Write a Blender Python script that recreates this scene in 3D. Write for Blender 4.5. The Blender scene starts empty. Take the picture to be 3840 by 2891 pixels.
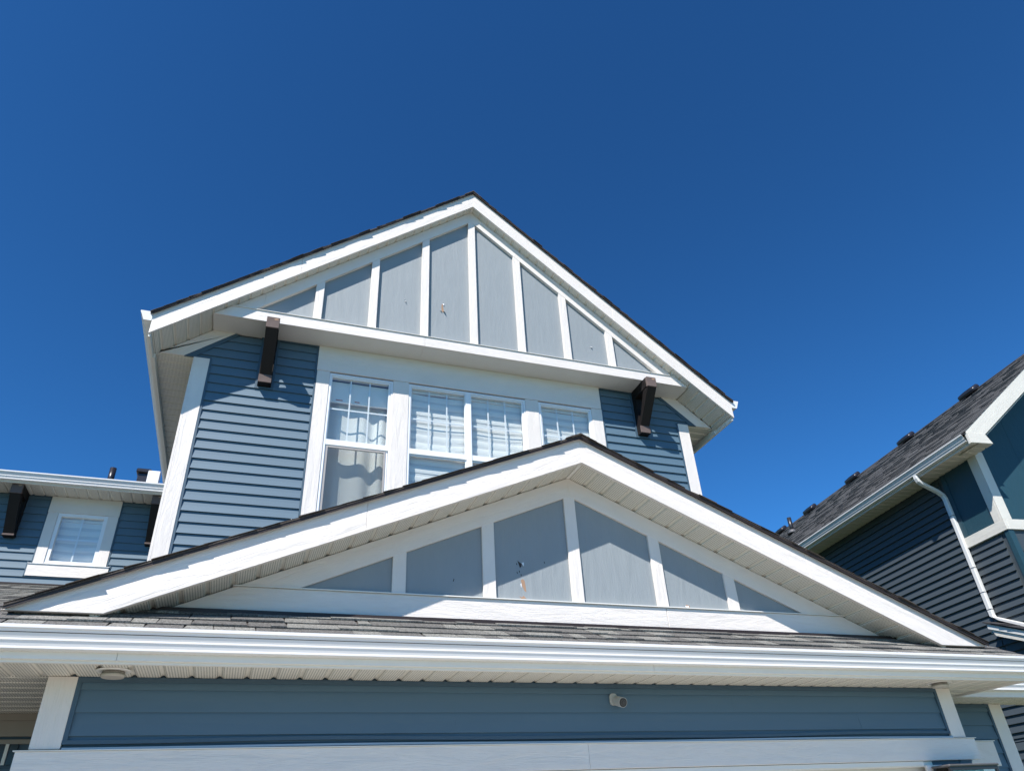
import bpy, bmesh, math, random
from mathutils import Vector, Matrix
random.seed(7)
S = bpy.context.scene
COL = S.collection
ZC = 1.70                       # eye height above the driveway; heights below are measured from the eye

# ------------------------------------------------------------------ camera
cam_data = bpy.data.cameras.new("camera")
cam = bpy.data.objects.new("camera", cam_data); COL.objects.link(cam)
r = Vector((0.94351688, -0.3274441, -0.05055936)); u = Vector((-0.13715028, -0.52490044, 0.84004127)); f = Vector((0.30160519, 0.78565889, 0.54016147))
cam.matrix_world = Matrix(((r.x, u.x, -f.x, 0), (r.y, u.y, -f.y, 0), (r.z, u.z, -f.z, ZC), (0, 0, 0, 1)))
cam_data.sensor_width = 36; cam_data.sensor_fit = 'HORIZONTAL'; cam_data.lens = 2696.05 / 3840 * 36
cam_data.clip_end = 2000; cam_data.clip_start = 0.05
S.camera = cam

# ------------------------------------------------------------------ light
TO_SUN = Vector((-1.03, -1.0, 1.66)).normalized()
el = math.asin(TO_SUN.z)
az = math.atan2(TO_SUN.x, TO_SUN.y)
W = bpy.data.worlds.new("World"); S.world = W; W.use_nodes = True
nt = W.node_tree
sky = nt.nodes.new('ShaderNodeTexSky'); sky.sky_type = 'NISHITA'; sky.sun_disc = False
sky.sun_elevation = el; sky.sun_rotation = az
sky.altitude = 1100; sky.air_density = 1.0; sky.dust_density = 0.0; sky.ozone_density = 2.6
bg = nt.nodes['Background']; bg.inputs['Strength'].default_value = 0.066
gm = nt.nodes.new('ShaderNodeGamma'); gm.inputs[1].default_value = 1.30; nt.links.new(sky.outputs[0], gm.inputs[0])
ml = nt.nodes.new('ShaderNodeVectorMath'); ml.operation = 'MULTIPLY'; ml.inputs[1].default_value = (.315, .79, 1.05); nt.links.new(gm.outputs[0], ml.inputs[0])
nt.links.new(ml.outputs[0], bg.inputs[0])
sd = bpy.data.lights.new("sun", 'SUN'); sd.energy = 5.0; sd.angle = math.radians(0.5); sd.color = (1.0, 0.955, 0.90)
so = bpy.data.objects.new("sun", sd); COL.objects.link(so)
so.rotation_euler = (-TO_SUN).to_track_quat('-Z', 'Y').to_euler()
S.view_settings.view_transform = 'Standard'; S.view_settings.look = 'None'
S.view_settings.exposure = 0.62; S.view_settings.gamma = 1; S.view_settings.use_curve_mapping = False
S.render.engine = 'CYCLES'

# ------------------------------------------------------------------ materials
def new_mat(name):
    m = bpy.data.materials.new(name); m.use_nodes = True
    return m, m.node_tree, m.node_tree.nodes['Principled BSDF']
def lk(nt, a, b): nt.links.new(a, b)
def node(nt, t, **k):
    n = nt.nodes.new(t)
    for a, v in k.items(): setattr(n, a, v)
    return n
def uvmap(nt, sx=1, sy=1, rnd=True):
    """metric UV (u along the piece) scaled, shifted by a random amount for each object"""
    uv = node(nt, 'ShaderNodeUVMap')
    mp = node(nt, 'ShaderNodeMapping'); mp.inputs['Scale'].default_value = (sx, sy, 1)
    lk(nt, uv.outputs[0], mp.inputs[0])
    if rnd:
        oi = node(nt, 'ShaderNodeObjectInfo')
        mu = node(nt, 'ShaderNodeMath', operation='MULTIPLY'); mu.inputs[1].default_value = 37.0
        lk(nt, oi.outputs['Random'], mu.inputs[0])
        cb = node(nt, 'ShaderNodeCombineXYZ'); lk(nt, mu.outputs[0], cb.inputs[0]); lk(nt, mu.outputs[0], cb.inputs[2])
        lk(nt, cb.outputs[0], mp.inputs['Location'])
    return mp.outputs[0]
def noise(nt, vec, scale=1, detail=4, rough=.55, dist=0):
    n = node(nt, 'ShaderNodeTexNoise'); n.inputs['Scale'].default_value = scale; n.inputs['Detail'].default_value = detail
    n.inputs['Roughness'].default_value = rough; n.inputs['Distortion'].default_value = dist
    if vec is not None: lk(nt, vec, n.inputs['Vector'])
    return n.outputs['Fac']
def ramp(nt, fac, stops):
    rp = node(nt, 'ShaderNodeValToRGB'); e = rp.color_ramp.elements
    e[0].position, e[0].color = stops[0][0], (*stops[0][1], 1)
    e[1].position, e[1].color = stops[-1][0], (*stops[-1][1], 1)
    for p, c in stops[1:-1]:
        x = e.new(p); x.color = (*c, 1)
    lk(nt, fac, rp.inputs[0]); return rp.outputs[0]
def bump(nt, h, bsdf, strength=.5, dist=.002, prev=None):
    b = node(nt, 'ShaderNodeBump'); b.inputs['Strength'].default_value = strength; b.inputs['Distance'].default_value = dist
    lk(nt, h, b.inputs['Height'])
    if prev is not None: lk(nt, prev, b.inputs['Normal'])
    lk(nt, b.outputs[0], bsdf.inputs['Normal']); return b.outputs[0]
def sc(c, k): return tuple(x * k for x in c)

def wood_grain(name, col, strength=.55, rough=.55, cathedral=True, dirt=.06, spec=.6):
    """painted engineered wood with an embossed cedar grain running along u"""
    m, nt, b = new_mat(name)
    v = uvmap(nt, 1.7, 10)
    n1 = noise(nt, v, 1.3, 3, .5, .6)
    w = node(nt, 'ShaderNodeMath', operation='MULTIPLY'); w.inputs[1].default_value = 11; lk(nt, n1, w.inputs[0])
    s = node(nt, 'ShaderNodeMath', operation='FRACT'); lk(nt, w.outputs[0], s.inputs[0])
    v2 = uvmap(nt, 12, 170)
    n2 = noise(nt, v2, 1, 3, .6, .3)
    mx = node(nt, 'ShaderNodeMath', operation='MULTIPLY_ADD'); lk(nt, s.outputs[0], mx.inputs[0]); mx.inputs[1].default_value = .55 if cathedral else .1
    lk(nt, n2, mx.inputs[2])
    bump(nt, mx.outputs[0], b, strength, .0040)
    n3 = noise(nt, uvmap(nt, 3, 6), 1, 5, .65)
    c = ramp(nt, n3, [(.3, sc(col, 1 - dirt)), (.7, col)])
    lk(nt, c, b.inputs['Base Color']); b.inputs['Roughness'].default_value = rough
    b.inputs['Specular IOR Level'].default_value = spec
    return m
def plain(name, col, rough=.5, spec=.5, var=.04, metallic=0, bump_s=0, bscale=300):
    m, nt, b = new_mat(name)
    tc = node(nt, 'ShaderNodeTexCoord')
    n3 = noise(nt, tc.outputs['Object'], 2.2, 4, .6)
    lk(nt, ramp(nt, n3, [(.25, sc(col, 1 - var)), (.75, sc(col, 1 + var * .5))]), b.inputs['Base Color'])
    b.inputs['Roughness'].default_value = rough; b.inputs['Specular IOR Level'].default_value = spec; b.inputs['Metallic'].default_value = metallic
    if bump_s: bump(nt, noise(nt, tc.outputs['Object'], bscale, 2), b, bump_s, .001)
    return m
def vinyl(name, col, rough=.38, spec=.5):
    """smooth vinyl plank: slight tone change from plank to plank, gentle waviness"""
    m, nt, b = new_mat(name)
    oi = node(nt, 'ShaderNodeObjectInfo')
    n3 = noise(nt, uvmap(nt, .8, 5), 1, 3, .5)
    a = node(nt, 'ShaderNodeMath', operation='MULTIPLY_ADD'); lk(nt, oi.outputs['Random'], a.inputs[0]); a.inputs[1].default_value = .25; lk(nt, n3, a.inputs[2])
    lk(nt, ramp(nt, a.outputs[0], [(.3, sc(col, .93)), (.95, sc(col, 1.05))]), b.inputs['Base Color'])
    b.inputs['Roughness'].default_value = rough; b.inputs['Specular IOR Level'].default_value = spec
    n4 = noise(nt, uvmap(nt, .7, 3), 1, 1)
    p = bump(nt, n4, b, .25, .02)
    n5 = noise(nt, uvmap(nt, 8, 140), 1, 3)
    bump(nt, n5, b, .12, .001, p)
    return m
def perforated(name, col):
    """vinyl soffit: rows of tiny punched holes; their inner shade is painted as dark dots"""
    m, nt, b = new_mat(name)
    uv = node(nt, 'ShaderNodeUVMap'); sp = node(nt, 'ShaderNodeSeparateXYZ'); lk(nt, uv.outputs[0], sp.inputs[0])
    def cell(out, pitch, off=0):
        a = node(nt, 'ShaderNodeMath', operation='MULTIPLY_ADD'); lk(nt, out, a.inputs[0]); a.inputs[1].default_value = 1 / pitch; a.inputs[2].default_value = 1000 + off
        fr = node(nt, 'ShaderNodeMath', operation='FRACT'); lk(nt, a.outputs[0], fr.inputs[0])
        d = node(nt, 'ShaderNodeMath', operation='SUBTRACT'); lk(nt, fr.outputs[0], d.inputs[0]); d.inputs[1].default_value = .5
        ml = node(nt, 'ShaderNodeMath', operation='MULTIPLY'); lk(nt, d.outputs[0], ml.inputs[0]); ml.inputs[1].default_value = pitch
        return ml.outputs[0]
    cx, cy = cell(sp.outputs[0], .0150), cell(sp.outputs[1], .0150)
    cb = node(nt, 'ShaderNodeCombineXYZ'); lk(nt, cx, cb.inputs[0]); lk(nt, cy, cb.inputs[1])
    ln = node(nt, 'ShaderNodeVectorMath', operation='LENGTH'); lk(nt, cb.outputs[0], ln.inputs[0])
    hole = node(nt, 'ShaderNodeMath', operation='LESS_THAN'); lk(nt, ln.outputs['Value'], hole.inputs[0]); hole.inputs[1].default_value = .0036
    # holes stay off the ribs (v is 0 at the middle of a rib)
    ab = node(nt, 'ShaderNodeMath', operation='ABSOLUTE'); lk(nt, sp.outputs[1], ab.inputs[0])
    a2 = node(nt, 'ShaderNodeMath', operation='LESS_THAN'); lk(nt, ab.outputs[0], a2.inputs[0]); a2.inputs[1].default_value = .055
    mm = node(nt, 'ShaderNodeMath', operation='MULTIPLY'); lk(nt, hole.outputs[0], mm.inputs[0]); lk(nt, a2.outputs[0], mm.inputs[1])
    mix = node(nt, 'ShaderNodeMix', data_type='RGBA'); lk(nt, mm.outputs[0], mix.inputs[0])
    mix.inputs[6].default_value = (*col, 1); mix.inputs[7].default_value = (*sc(col, .10), 1)  # dark of the holes put into the base colour, no relief
    lk(nt, mix.outputs[2], b.inputs['Base Color']); b.inputs['Roughness'].default_value = .5; b.inputs['Specular IOR Level'].default_value = .35
    return m
def shingle_mat(name, a, c, grain=420):
    m, nt, b = new_mat(name)
    oi = node(nt, 'ShaderNodeObjectInfo')
    base = ramp(nt, oi.outputs['Random'], [(0, a), (.4, sc(a, 1.1)), (.6, sc(c, .95)), (1, c)])
    tc = node(nt, 'ShaderNodeTexCoord')
    g = noise(nt, tc.outputs['Object'], grain, 2, .7)
    mix = node(nt, 'ShaderNodeMix', data_type='RGBA', blend_type='MULTIPLY'); mix.inputs[0].default_value = 1
    lk(nt, base, mix.inputs[6]); lk(nt, ramp(nt, g, [(.38, (.45, .45, .45)), (.62, (1.35, 1.35, 1.35))]), mix.inputs[7])
    lk(nt, mix.outputs[2], b.inputs['Base Color']); b.inputs['Roughness'].default_value = .92; b.inputs['Specular IOR Level'].default_value = .2
    bump(nt, g, b, .6, .002)
    return m
M = {}
M['white'] = wood_grain('white_painted_trim', (.75, .69, .635), .55, .55)
M['white_v'] = M['white']
M['panel'] = wood_grain('pale_blue_grey_panel', (.238, .266, .280), .34, .68, cathedral=True, dirt=.06, spec=1.0)
M['blue'] = vinyl('blue_vinyl', (.058, .118, .168), .68, 1.0)
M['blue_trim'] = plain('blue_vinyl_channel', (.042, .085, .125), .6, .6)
M['soffit'] = perforated('cream_perforated_soffit', (.73, .70, .62))
M['soffit_plain'] = plain('cream_aluminium', (.74, .72, .67), .45, .4)
M['gutter'] = plain('white_aluminium_gutter', (.72, .71, .70), .28, .6)
M['frame'] = plain('white_window_vinyl', (.82, .82, .82), .3, .5)
M['dark'] = plain('black_brown_stained_timber', (.010, .0075, .007), .6, .3, .3)
M['dark_end'] = plain('weathered_timber_end', (.14, .105, .095), .8, .2, .35)
M['shingle'] = shingle_mat('grey_brown_shingle', (.205, .20, .182), (.135, .13, .122), 110)
M['shingle_edge'] = shingle_mat('dark_shingle_edge', (.095, .08, .07), (.06, .05, .044), 260)
M['drip'] = plain('dark_brown_drip_edge', (.030, .020, .018), .5, .4)
M['shaded_frieze'] = plain('shaded_white_trim', (.30, .26, .22), .6, .3)  # white frieze with the porch shade mixed into its colour
M['interior'] = plain('interior_wall', (.5, .5, .48), .9, .1)
M['blind'] = plain('white_blind_fabric', (.80, .79, .76), .85, .1)
M['blind_sheer'] = plain('sheer_blind_band', (.66, .66, .65), .85, .1)
M['curtain'] = plain('grey_curtain', (.70, .71, .69), .9, .1)
M['black'] = plain('black_metal', (.02, .02, .023), .35, .5)
M['blackplastic'] = plain('black_plastic_vent', (.018, .017, .022), .32, .5)
M['tan'] = plain('bare_wood_fibre', (.36, .23, .155), .9, .1, .15)
M['hole_shade'] = plain('painted_recess_shade', (.01, .01, .01), .9, .1)  # black standing in for the shade inside pecked holes; patches are flat
M['nsiding'] = vinyl('charcoal_vinyl', (.026, .039, .048), .66, 1.0)
M['nteal'] = wood_grain('teal_panel', (.012, .050, .070), .5)
M['ntrim'] = wood_grain('cream_trim', (.62, .595, .53), .5)
M['nshingle'] = shingle_mat('charcoal_shingle', (.062, .06, .063), (.040, .039, .042), 200)
M['ngutter'] = plain('cream_gutter', (.62, .62, .60), .3, .5)
M['conc'] = plain('driveway_concrete', (.47, .44, .385), .9, .2, .15)
M['grass'] = plain('lawn_grass', (.07, .11, .035), .95, .1, .4)
M['gdoor'] = plain('garage_door_panel', (.62, .60, .55), .5, .3)
M['sticker'] = plain('red_print', (.55, .22, .15), .7, .2)
M['lens'] = plain('camera_glass', (.05, .05, .055), .12, .6)
M['camgrey'] = plain('camera_face_grey', (.07, .068, .066), .4, .4)
def glass():
    m = bpy.data.materials.new('window_glass'); m.use_nodes = True; nt = m.node_tree
    nt.nodes.remove(nt.nodes['Principled BSDF'])
    out = nt.nodes['Material Output']
    tr = node(nt, 'ShaderNodeBsdfTransparent'); tr.inputs[0].default_value = (.97, .985, .98, 1)
    gl = node(nt, 'ShaderNodeBsdfGlossy'); gl.inputs['Roughness'].default_value = .01; gl.inputs[0].default_value = (1, 1, 1, 1)
    lw = node(nt, 'ShaderNodeLayerWeight'); lw.inputs[0].default_value = .5      # same from both sides of the sheet
    pw = node(nt, 'ShaderNodeMath', operation='POWER'); lk(nt, lw.outputs['Facing'], pw.inputs[0]); pw.inputs[1].default_value = 4
    fr = node(nt, 'ShaderNodeMath', operation='MULTIPLY_ADD'); lk(nt, pw.outputs[0], fr.inputs[0]); fr.inputs[1].default_value = .9; fr.inputs[2].default_value = .06
    mx = node(nt, 'ShaderNodeMixShader'); lk(nt, fr.outputs[0], mx.inputs[0]); lk(nt, tr.outputs[0], mx.inputs[1]); lk(nt, gl.outputs[0], mx.inputs[2])
    lk(nt, mx.outputs[0], out.inputs[0]); return m
M['glass'] = glass()

# ------------------------------------------------------------------ object helpers
CEN = {}      # frame-space centre of each object
def root(name, base, label, cat, rotz=0, group=None):
    o = bpy.data.objects.new(name, None); COL.objects.link(o)
    Rz = Matrix.Rotation(rotz, 3, 'Z'); b = Vector(base)
    o.location = Rz @ Vector((b.x, b.y, 0)) + Vector((0, 0, b.z + ZC)); o.rotation_euler = (0, 0, rotz)
    o.empty_display_size = .3; o['label'] = label; o['category'] = cat
    if group: o['group'] = group
    CEN[o] = b; return o
def mesh_obj(name, verts, faces, mat, parent=None, axis=(1, 0, 0), smooth=False, origin_uv=None, mats=None, fmat=None, bevel=0):
    vs = [Vector(v) for v in verts]
    c = sum(vs, Vector()) / len(vs)
    me = bpy.data.meshes.new(name); me.from_pydata([v - c for v in vs], [], faces)
    uvl = me.uv_layers.new(name='UVMap'); A = Vector(axis).normalized()
    ou = Vector(origin_uv) if origin_uv is not None else c
    for p in me.polygons:
        nrm = p.normal; B = nrm.cross(A)
        if B.length < .3:
            t = Vector((0, 0, 1)) if abs(A.z) < .7 else Vector((0, 1, 0)); Au = t; B = nrm.cross(Au)
        else: Au = A
        if B.length > 1e-6: B.normalize()
        for li in p.loop_indices:
            q = vs[me.loops[li].vertex_index] - ou
            uvl.data[li].uv = (q.dot(Au), q.dot(B))
        p.use_smooth = smooth
    for mm in (mats or [mat]): me.materials.append(mm)
    if fmat:
        for i, k in enumerate(fmat): me.polygons[i].material_index = k
    if bevel:
        bm = bmesh.new(); bm.from_mesh(me)
        bmesh.ops.bevel(bm, geom=[e for e in bm.edges if len(e.link_faces) == 2 and e.calc_face_angle(0) > .5], offset=bevel, segments=1, affect='EDGES')
        bm.to_mesh(me); bm.free()
    o = bpy.data.objects.new(name, me); COL.objects.link(o)
    place(o, c, parent); return o
def place(o, c, parent):
    CEN[o] = c
    if parent is None: o.location = c + Vector((0, 0, ZC))
    else: o.parent = parent; o.location = c - CEN[parent]
def dup(o, shift, parent=None, name=None):
    d = o.copy(); COL.objects.link(d); c = CEN[o] + Vector(shift); place(d, c, parent or o.parent); return d
def prism(name, poly, y0, y1, mat, parent, axis=(1, 0, 0), bevel=0):
    """polygon in x,z extruded from y0 (front) to y1 (back)"""
    n = len(poly)
    ar = sum(poly[i][0] * poly[(i + 1) % n][1] - poly[(i + 1) % n][0] * poly[i][1] for i in range(n))
    if ar < 0: poly = poly[::-1]
    vs = [(x, y0, z) for x, z in poly] + [(x, y1, z) for x, z in poly]
    fs = [tuple(range(n)), tuple(range(2 * n - 1, n - 1, -1))] + [(i, i + n, (i + 1) % n + n, (i + 1) % n) for i in range(n)]
    return mesh_obj(name, vs, fs, mat, parent, axis, bevel=bevel)
def box(name, x0, x1, y0, y1, z0, z1, mat, parent, axis=None, bevel=0):
    if axis is None:
        d = [x1 - x0, y1 - y0, z1 - z0]; k = d.index(max(d)); axis = [0, 0, 0]; axis[k] = 1
    return prism(name, [(x0, z0), (x1, z0), (x1, z1), (x0, z1)], y0, y1, mat, parent, axis, bevel)
def boxes(name, lst, mat, parent, axis=(1, 0, 0)):
    vs, fs = [], []
    for x0, x1, y0, y1, z0, z1 in lst:
        b = len(vs)
        vs += [(x0, y0, z0), (x1, y0, z0), (x1, y0, z1), (x0, y0, z1), (x0, y1, z0), (x1, y1, z0), (x1, y1, z1), (x0, y1, z1)]
        fs += [tuple(b + i for i in q) for q in ((0, 1, 2, 3), (7, 6, 5, 4), (0, 4, 5, 1), (1, 5, 6, 2), (2, 6, 7, 3), (3, 7, 4, 0))]
    return mesh_obj(name, vs, fs, mat, parent, axis)
def extrude(name, prof, p0, along, mat, parent, A, B, cap=True, smooth=False):
    """closed profile (a,b) in plane A,B swept along vector"""
    p0, along, A, B = Vector(p0), Vector(along), Vector(A), Vector(B); n = len(prof)
    v0 = [p0 + A * a + B * b for a, b in prof]; vs = v0 + [v + along for v in v0]
    fs = [(i, (i + 1) % n, (i + 1) % n + n, i + n) for i in range(n)]
    if cap: fs += [tuple(range(n - 1, -1, -1)), tuple(range(n, 2 * n))]
    o = mesh_obj(name, vs, fs, mat, parent, along)
    bm = bmesh.new(); bm.from_mesh(o.data); bmesh.ops.recalc_face_normals(bm, faces=bm.faces); bm.to_mesh(o.data); bm.free()
    return o
def clip(poly, a, b, c):
    """keep a*x + b*z <= c"""
    out = []
    for i in range(len(poly)):
        p, q = poly[i], poly[(i + 1) % len(poly)]
        fp, fq = a * p[0] + b * p[1] - c, a * q[0] + b * q[1] - c
        if fp <= 0: out.append(p)
        if fp * fq < 0:
            t = fp / (fp - fq); out.append((p[0] + (q[0] - p[0]) * t, p[1] + (q[1] - p[1]) * t))
    return out
def planks(parent, x0, x1, z0, z1, yw, zc, c, mat, cuts=(), thick=.018, name='siding_plank', sgn=-1, split=None):
    """lap siding: one object per plank; lower edge stands proud, upper edge tucked in"""
    k0 = math.floor((z0 - zc) / c); k = k0
    while zc + k * c < z1:
        zb = zc + k * c; zt = zb + c; k += 1
        segs = [(x0, x1)]
        if split:
            segs = []; x = x0; first = split * random.uniform(.3, 1)
            while x < x1:
                e = min(x1, x + first); 
                if x1 - e < .25: e = x1
                segs.append((x, e)); x = e; first = split
        for sx0, sx1 in segs:
            poly = [(sx0, max(zb, z0)), (sx1, max(zb, z0)), (sx1, min(zt, z1)), (sx0, min(zt, z1))]
            for cu in cuts:
                poly = clip(poly, *cu)
                if len(poly) < 3: break
            if len(poly) < 3: continue
            xs = [p[0] for p in poly]; zs = [p[1] for p in poly]
            if max(xs) - min(xs) < .02 or max(zs) - min(zs) < .006: continue
            # insert a mid line for a slightly hollow face
            n = len(poly)
            ar = sum(poly[i][0] * poly[(i + 1) % n][1] - poly[(i + 1) % n][0] * poly[i][1] for i in range(n))
            if ar < 0: poly = poly[::-1]
            wob = random.uniform(-.0012, .0012)
            def yf(z): return yw + sgn * (.002 + (thick + wob) * min(1, (zt - z) / c) ** 1.25)
            zm = zb + c * .5
            vs, fs = [], []
            lo = clip(poly, 0, 1, zm); hi = clip(poly, 0, -1, -zm)
            for pp in (lo, hi):
                if len(pp) < 3: continue
                b = len(vs); vs += [(x, yf(z), z) for x, z in pp]; fs.append(tuple(range(b, b + len(pp))))
            b = len(vs); m = len(poly)
            vs += [(x, yf(z), z) for x, z in poly] + [(x, yw, z) for x, z in poly]
            for i in range(m): fs.append((b + i, b + i + m, b + (i + 1) % m + m, b + (i + 1) % m))
            mesh_obj(name, vs, fs, mat, parent, (1, 0, 0))
def soffit_run(parent, p0, across, along, up, n, w=.1524, mat=None, name='soffit_panel', skip=None):
    """n ribbed strips, each its own object with shared mesh; p0 = first corner of the underside"""
    A, L, U = Vector(across).normalized(), Vector(along), Vector(up).normalized(); p0 = Vector(p0)
    g, h = .017, .014
    prof = [(0, h), (.004, h), (g + .004, 0), (w - g - .004, 0), (w - .004, h), (w, h), (w, h + .01), (0, h + .01)]
    vs = [p0 + A * a + U * b for a, b in prof] + [p0 + A * a + U * b + L for a, b in prof]
    k = len(prof); fs = [(i, (i + 1) % k, (i + 1) % k + k, i + k) for i in range(k)] + [tuple(range(k - 1, -1, -1)), tuple(range(k, 2 * k))]
    o = mesh_obj(name, vs, fs, mat or M['soffit'], parent, L, origin_uv=p0 + A * w / 2)
    bm = bmesh.new(); bm.from_mesh(o.data); bmesh.ops.recalc_face_normals(bm, faces=bm.faces); bm.to_mesh(o.data); bm.free()
    for i in range(1, int(n)): dup(o, A * (w * i), parent)
    rem = (n - int(n)) * w
    if rem > .02:
        soffit_run(parent, p0 + A * (w * int(n)), across, along, up, 1, rem, mat, name)
def shingle(parent, p, across, up, nrm, w, l, t, mat, lift=.004, name='shingle'):
    A, U, N = Vector(across).normalized(), Vector(up).normalized(), Vector(nrm).normalized(); p = Vector(p)
    sk = random.uniform(-.012, .012)
    a = [p, p + A * w, p + A * (w - abs(sk)) + U * l, p + A * sk + U * l]
    vs = [a[0] + N * lift, a[1] + N * lift, a[2], a[3], a[0] + N * (lift + t), a[1] + N * (lift + t), a[2] + N * .0012, a[3] + N * .0012]
    fs = [(0, 3, 2, 1), (4, 5, 6, 7), (0, 1, 5, 4), (1, 2, 6, 5), (2, 3, 7, 6), (3, 0, 4, 7)]
    return mesh_obj(name, vs, fs, mat, parent, A)
def k_gutter(name, p0, along, out, mat, parent, w=.12, h=.112):
    """K-style gutter: p0 = top of back edge, out = outward direction"""
    t = .004
    o = [(0, 0), (0, -h), (w * .56, -h), (w * .62, -h * .97), (w * .62, -h * .91), (w * .59, -h * .885), (w * .69, -h * .66), (w * .735, -h * .635), (w * .735, -h * .565), (w * .70, -h * .54), (w * .88, -h * .20), (w * .985, -h * .165), (w, -h * .14), (w, 0)]
    inner = [(w * .965, -.002), (w * .94, -h * .12), (w * .54, -h + .008), (t, -h + .008), (t, 0)]
    return extrude(name, o + inner, p0, along, mat, parent, out, (0, 0, 1))

# ================================================================== GROUND
def struct(name, verts, faces, mat, kind='structure'):
    o = mesh_obj(name, verts, faces, mat); o['kind'] = kind; return o
G = -ZC
def sheet(name, x0, x1, y0, y1, z, mat): return struct(name, [(x0, y0, z), (x1, y0, z), (x1, y1, z), (x0, y1, z)], [(0, 1, 2, 3)], mat)
sheet('ground', -300, 300, -300, 300, G - .012, M['grass'])
sheet('road', -300, 300, -17, -8.5, G - .004, plain('asphalt', (.055, .055, .057), .9, .2, .15))
sheet('pavement', -60, 60, -8.5, -7, G + .0, M['conc'])
sheet('driveway', -1.4, 6.2, -7, 4.9, G + .004, M['conc'])
sheet('path', -4.5, -1.4, -7, 3.6, G + .004, M['conc'])
sheet('porch_dimming_floor', -4.5, -1.0, 3.6, 6.07, G + .12, plain('dimming_floor_dark', (.10, .09, .08), .8, .2))  # unseen dark floor added to cut bounce light in the porch
sheet('driveway_of_next_house', 9.5, 16.5, -7, 6.9, G + .004, M['conc'])

# ================================================================== MAIN HOUSE
H = root('blue_house', (2.27, 4.8, G), 'two storey blue vinyl sided house with white trim and a smaller gable over its garage', 'house')
C = .1172
XU, MU, ZUT, ZUB = 2.2268, .8173, 7.9884, 7.7288       # upper gable: centre, slope, rake board top and bottom at the apex
YU, YF, YP = 7.370, 6.922, 7.068                      # wall, rake board front, gable panel face
XL, ML, ZLT, ZLB = 2.268, .4223, 2.684, 2.476          # lower gable
YLF, YG = 4.504, 4.812
YQ = 7.090                                            # face of the upper gable panels, set back behind the battens
def zu(z0, x): return z0 - MU * abs(x - XU)
def zl(z0, x): return z0 - ML * abs(x - XL)

# ---------- garage front wall
box('garage_wall', -.99, 5.525, YG, YG + .15, .40, 1.33, M['blue_trim'], H)
box('garage_wall', -.99, -.70, YG, YG + .15, G, .40, M['blue_trim'], H)
box('garage_wall', 5.12, 5.525, YG, YG + .15, G, .40, M['blue_trim'], H)
box('garage_side_wall', -.99, -.85, YG + .15, 11.6, G, 1.2, M['blue_trim'], H)
box('garage_side_wall', 5.38, 5.525, YG + .15, 5.50, G, 1.2, M['blue_trim'], H)
planks(H, -.835, 5.37, .585, .905, YG, .743, C, M['blue'], thick=.013, split=3.2)
planks(H, 5.40, 5.52, G + .1, .40, YG, .743, C, M['blue'], thick=.013)
# channels round the siding (thin moulded strips)
def channel(parts, y, mat='blue_trim', name='siding_channel', d=.020, parent=None):
    for x0, x1, z0, z1 in parts: box(name, x0, x1, y - d, y - .001, z0, z1, M[mat], parent or H)
channel([(-.848, 5.384, .898, .925), (-.848, -.824, .60, .898), (5.360, 5.384, .60, .898)], YG, d=.021)
# wavy bottom channel
def wavy(x0, x1, zf, h, y0, y1, mat, parent, name, n=40):
    vs = []; fs = []
    for i in range(n + 1):
        x = x0 + (x1 - x0) * i / n; z = zf(x)
        vs += [(x, y0, z), (x, y0, z + h), (x, y1, z + h), (x, y1, z)]
    for i in range(n):
        b = 4 * i
        for a, c in ((0, 1), (1, 2), (2, 3), (3, 0)): fs.append((b + a, b + 4 + a, b + 4 + c, b + c))
    fs += [(0, 1, 2, 3), (4 * n + 3, 4 * n + 2, 4 * n + 1, 4 * n)]
    o = mesh_obj(name, vs, fs, mat, parent)
    bm = bmesh.new(); bm.from_mesh(o.data); bmesh.ops.recalc_face_normals(bm, faces=bm.faces); bm.to_mesh(o.data); bm.free()
wavy(-.848, 5.384, lambda x: .586 + .005 * math.sin(x * 1.3 + 1) + .003 * math.sin(x * 3.1), .020, YG - .024, YG - .001, M['blue_trim'], H, 'siding_channel')
wavy(-.84, 5.39, lambda x: .559 + .003 * math.sin(x * 1.9), .012, YG - .03, YG - .001, plain('pale_blue_flashing', (.30, .38, .46), .4), H, 'head_flashing')
# garage trims
box('corner_board', -.995, -.848, YG - .024, YG - .001, .562, .925, M['white'], H, bevel=.002)
box('corner_board', 5.384, 5.530, YG - .024, YG - .001, .562, .925, M['white'], H, bevel=.002)
for x0, x1 in ((-1.05, 2.219), (2.2202, 5.605)):
    box('door_header_board', x0, x1, YG - .030, YG - .001, .403, .552, M['white'], H, bevel=.002)
box('header_cap', -1.06, 5.615, YG - .040, YG + .001, .5525, .557, M['soffit_plain'], H)
box('door_jamb', -.70, 5.12, YG + .002, YG + .12, .365, .400, M['soffit_plain'], H)
box('door_stop', -.60, 5.02, YG - .012, YG + .02, .372, .3995, M['soffit_plain'], H)
box('door_casing', -.76, -.61, YG - .028, YG - .001, G, .372, M['white'], H)
box('door_casing', 5.03, 5.18, YG - .028, YG - .001, G, .372, M['white'], H)
gd = box('garage_door', -.70, 5.12, YG + .07, YG + .12, G, .365, M['gdoor'], H)
for i in range(4):
    for j in range(6):
        box('door_panel', -.58 + j * .95, .22 + j * .95, YG + .062, YG + .0705, G + .06 + i * .51, G + .45 + i * .51, M['gdoor'], gd)

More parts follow.
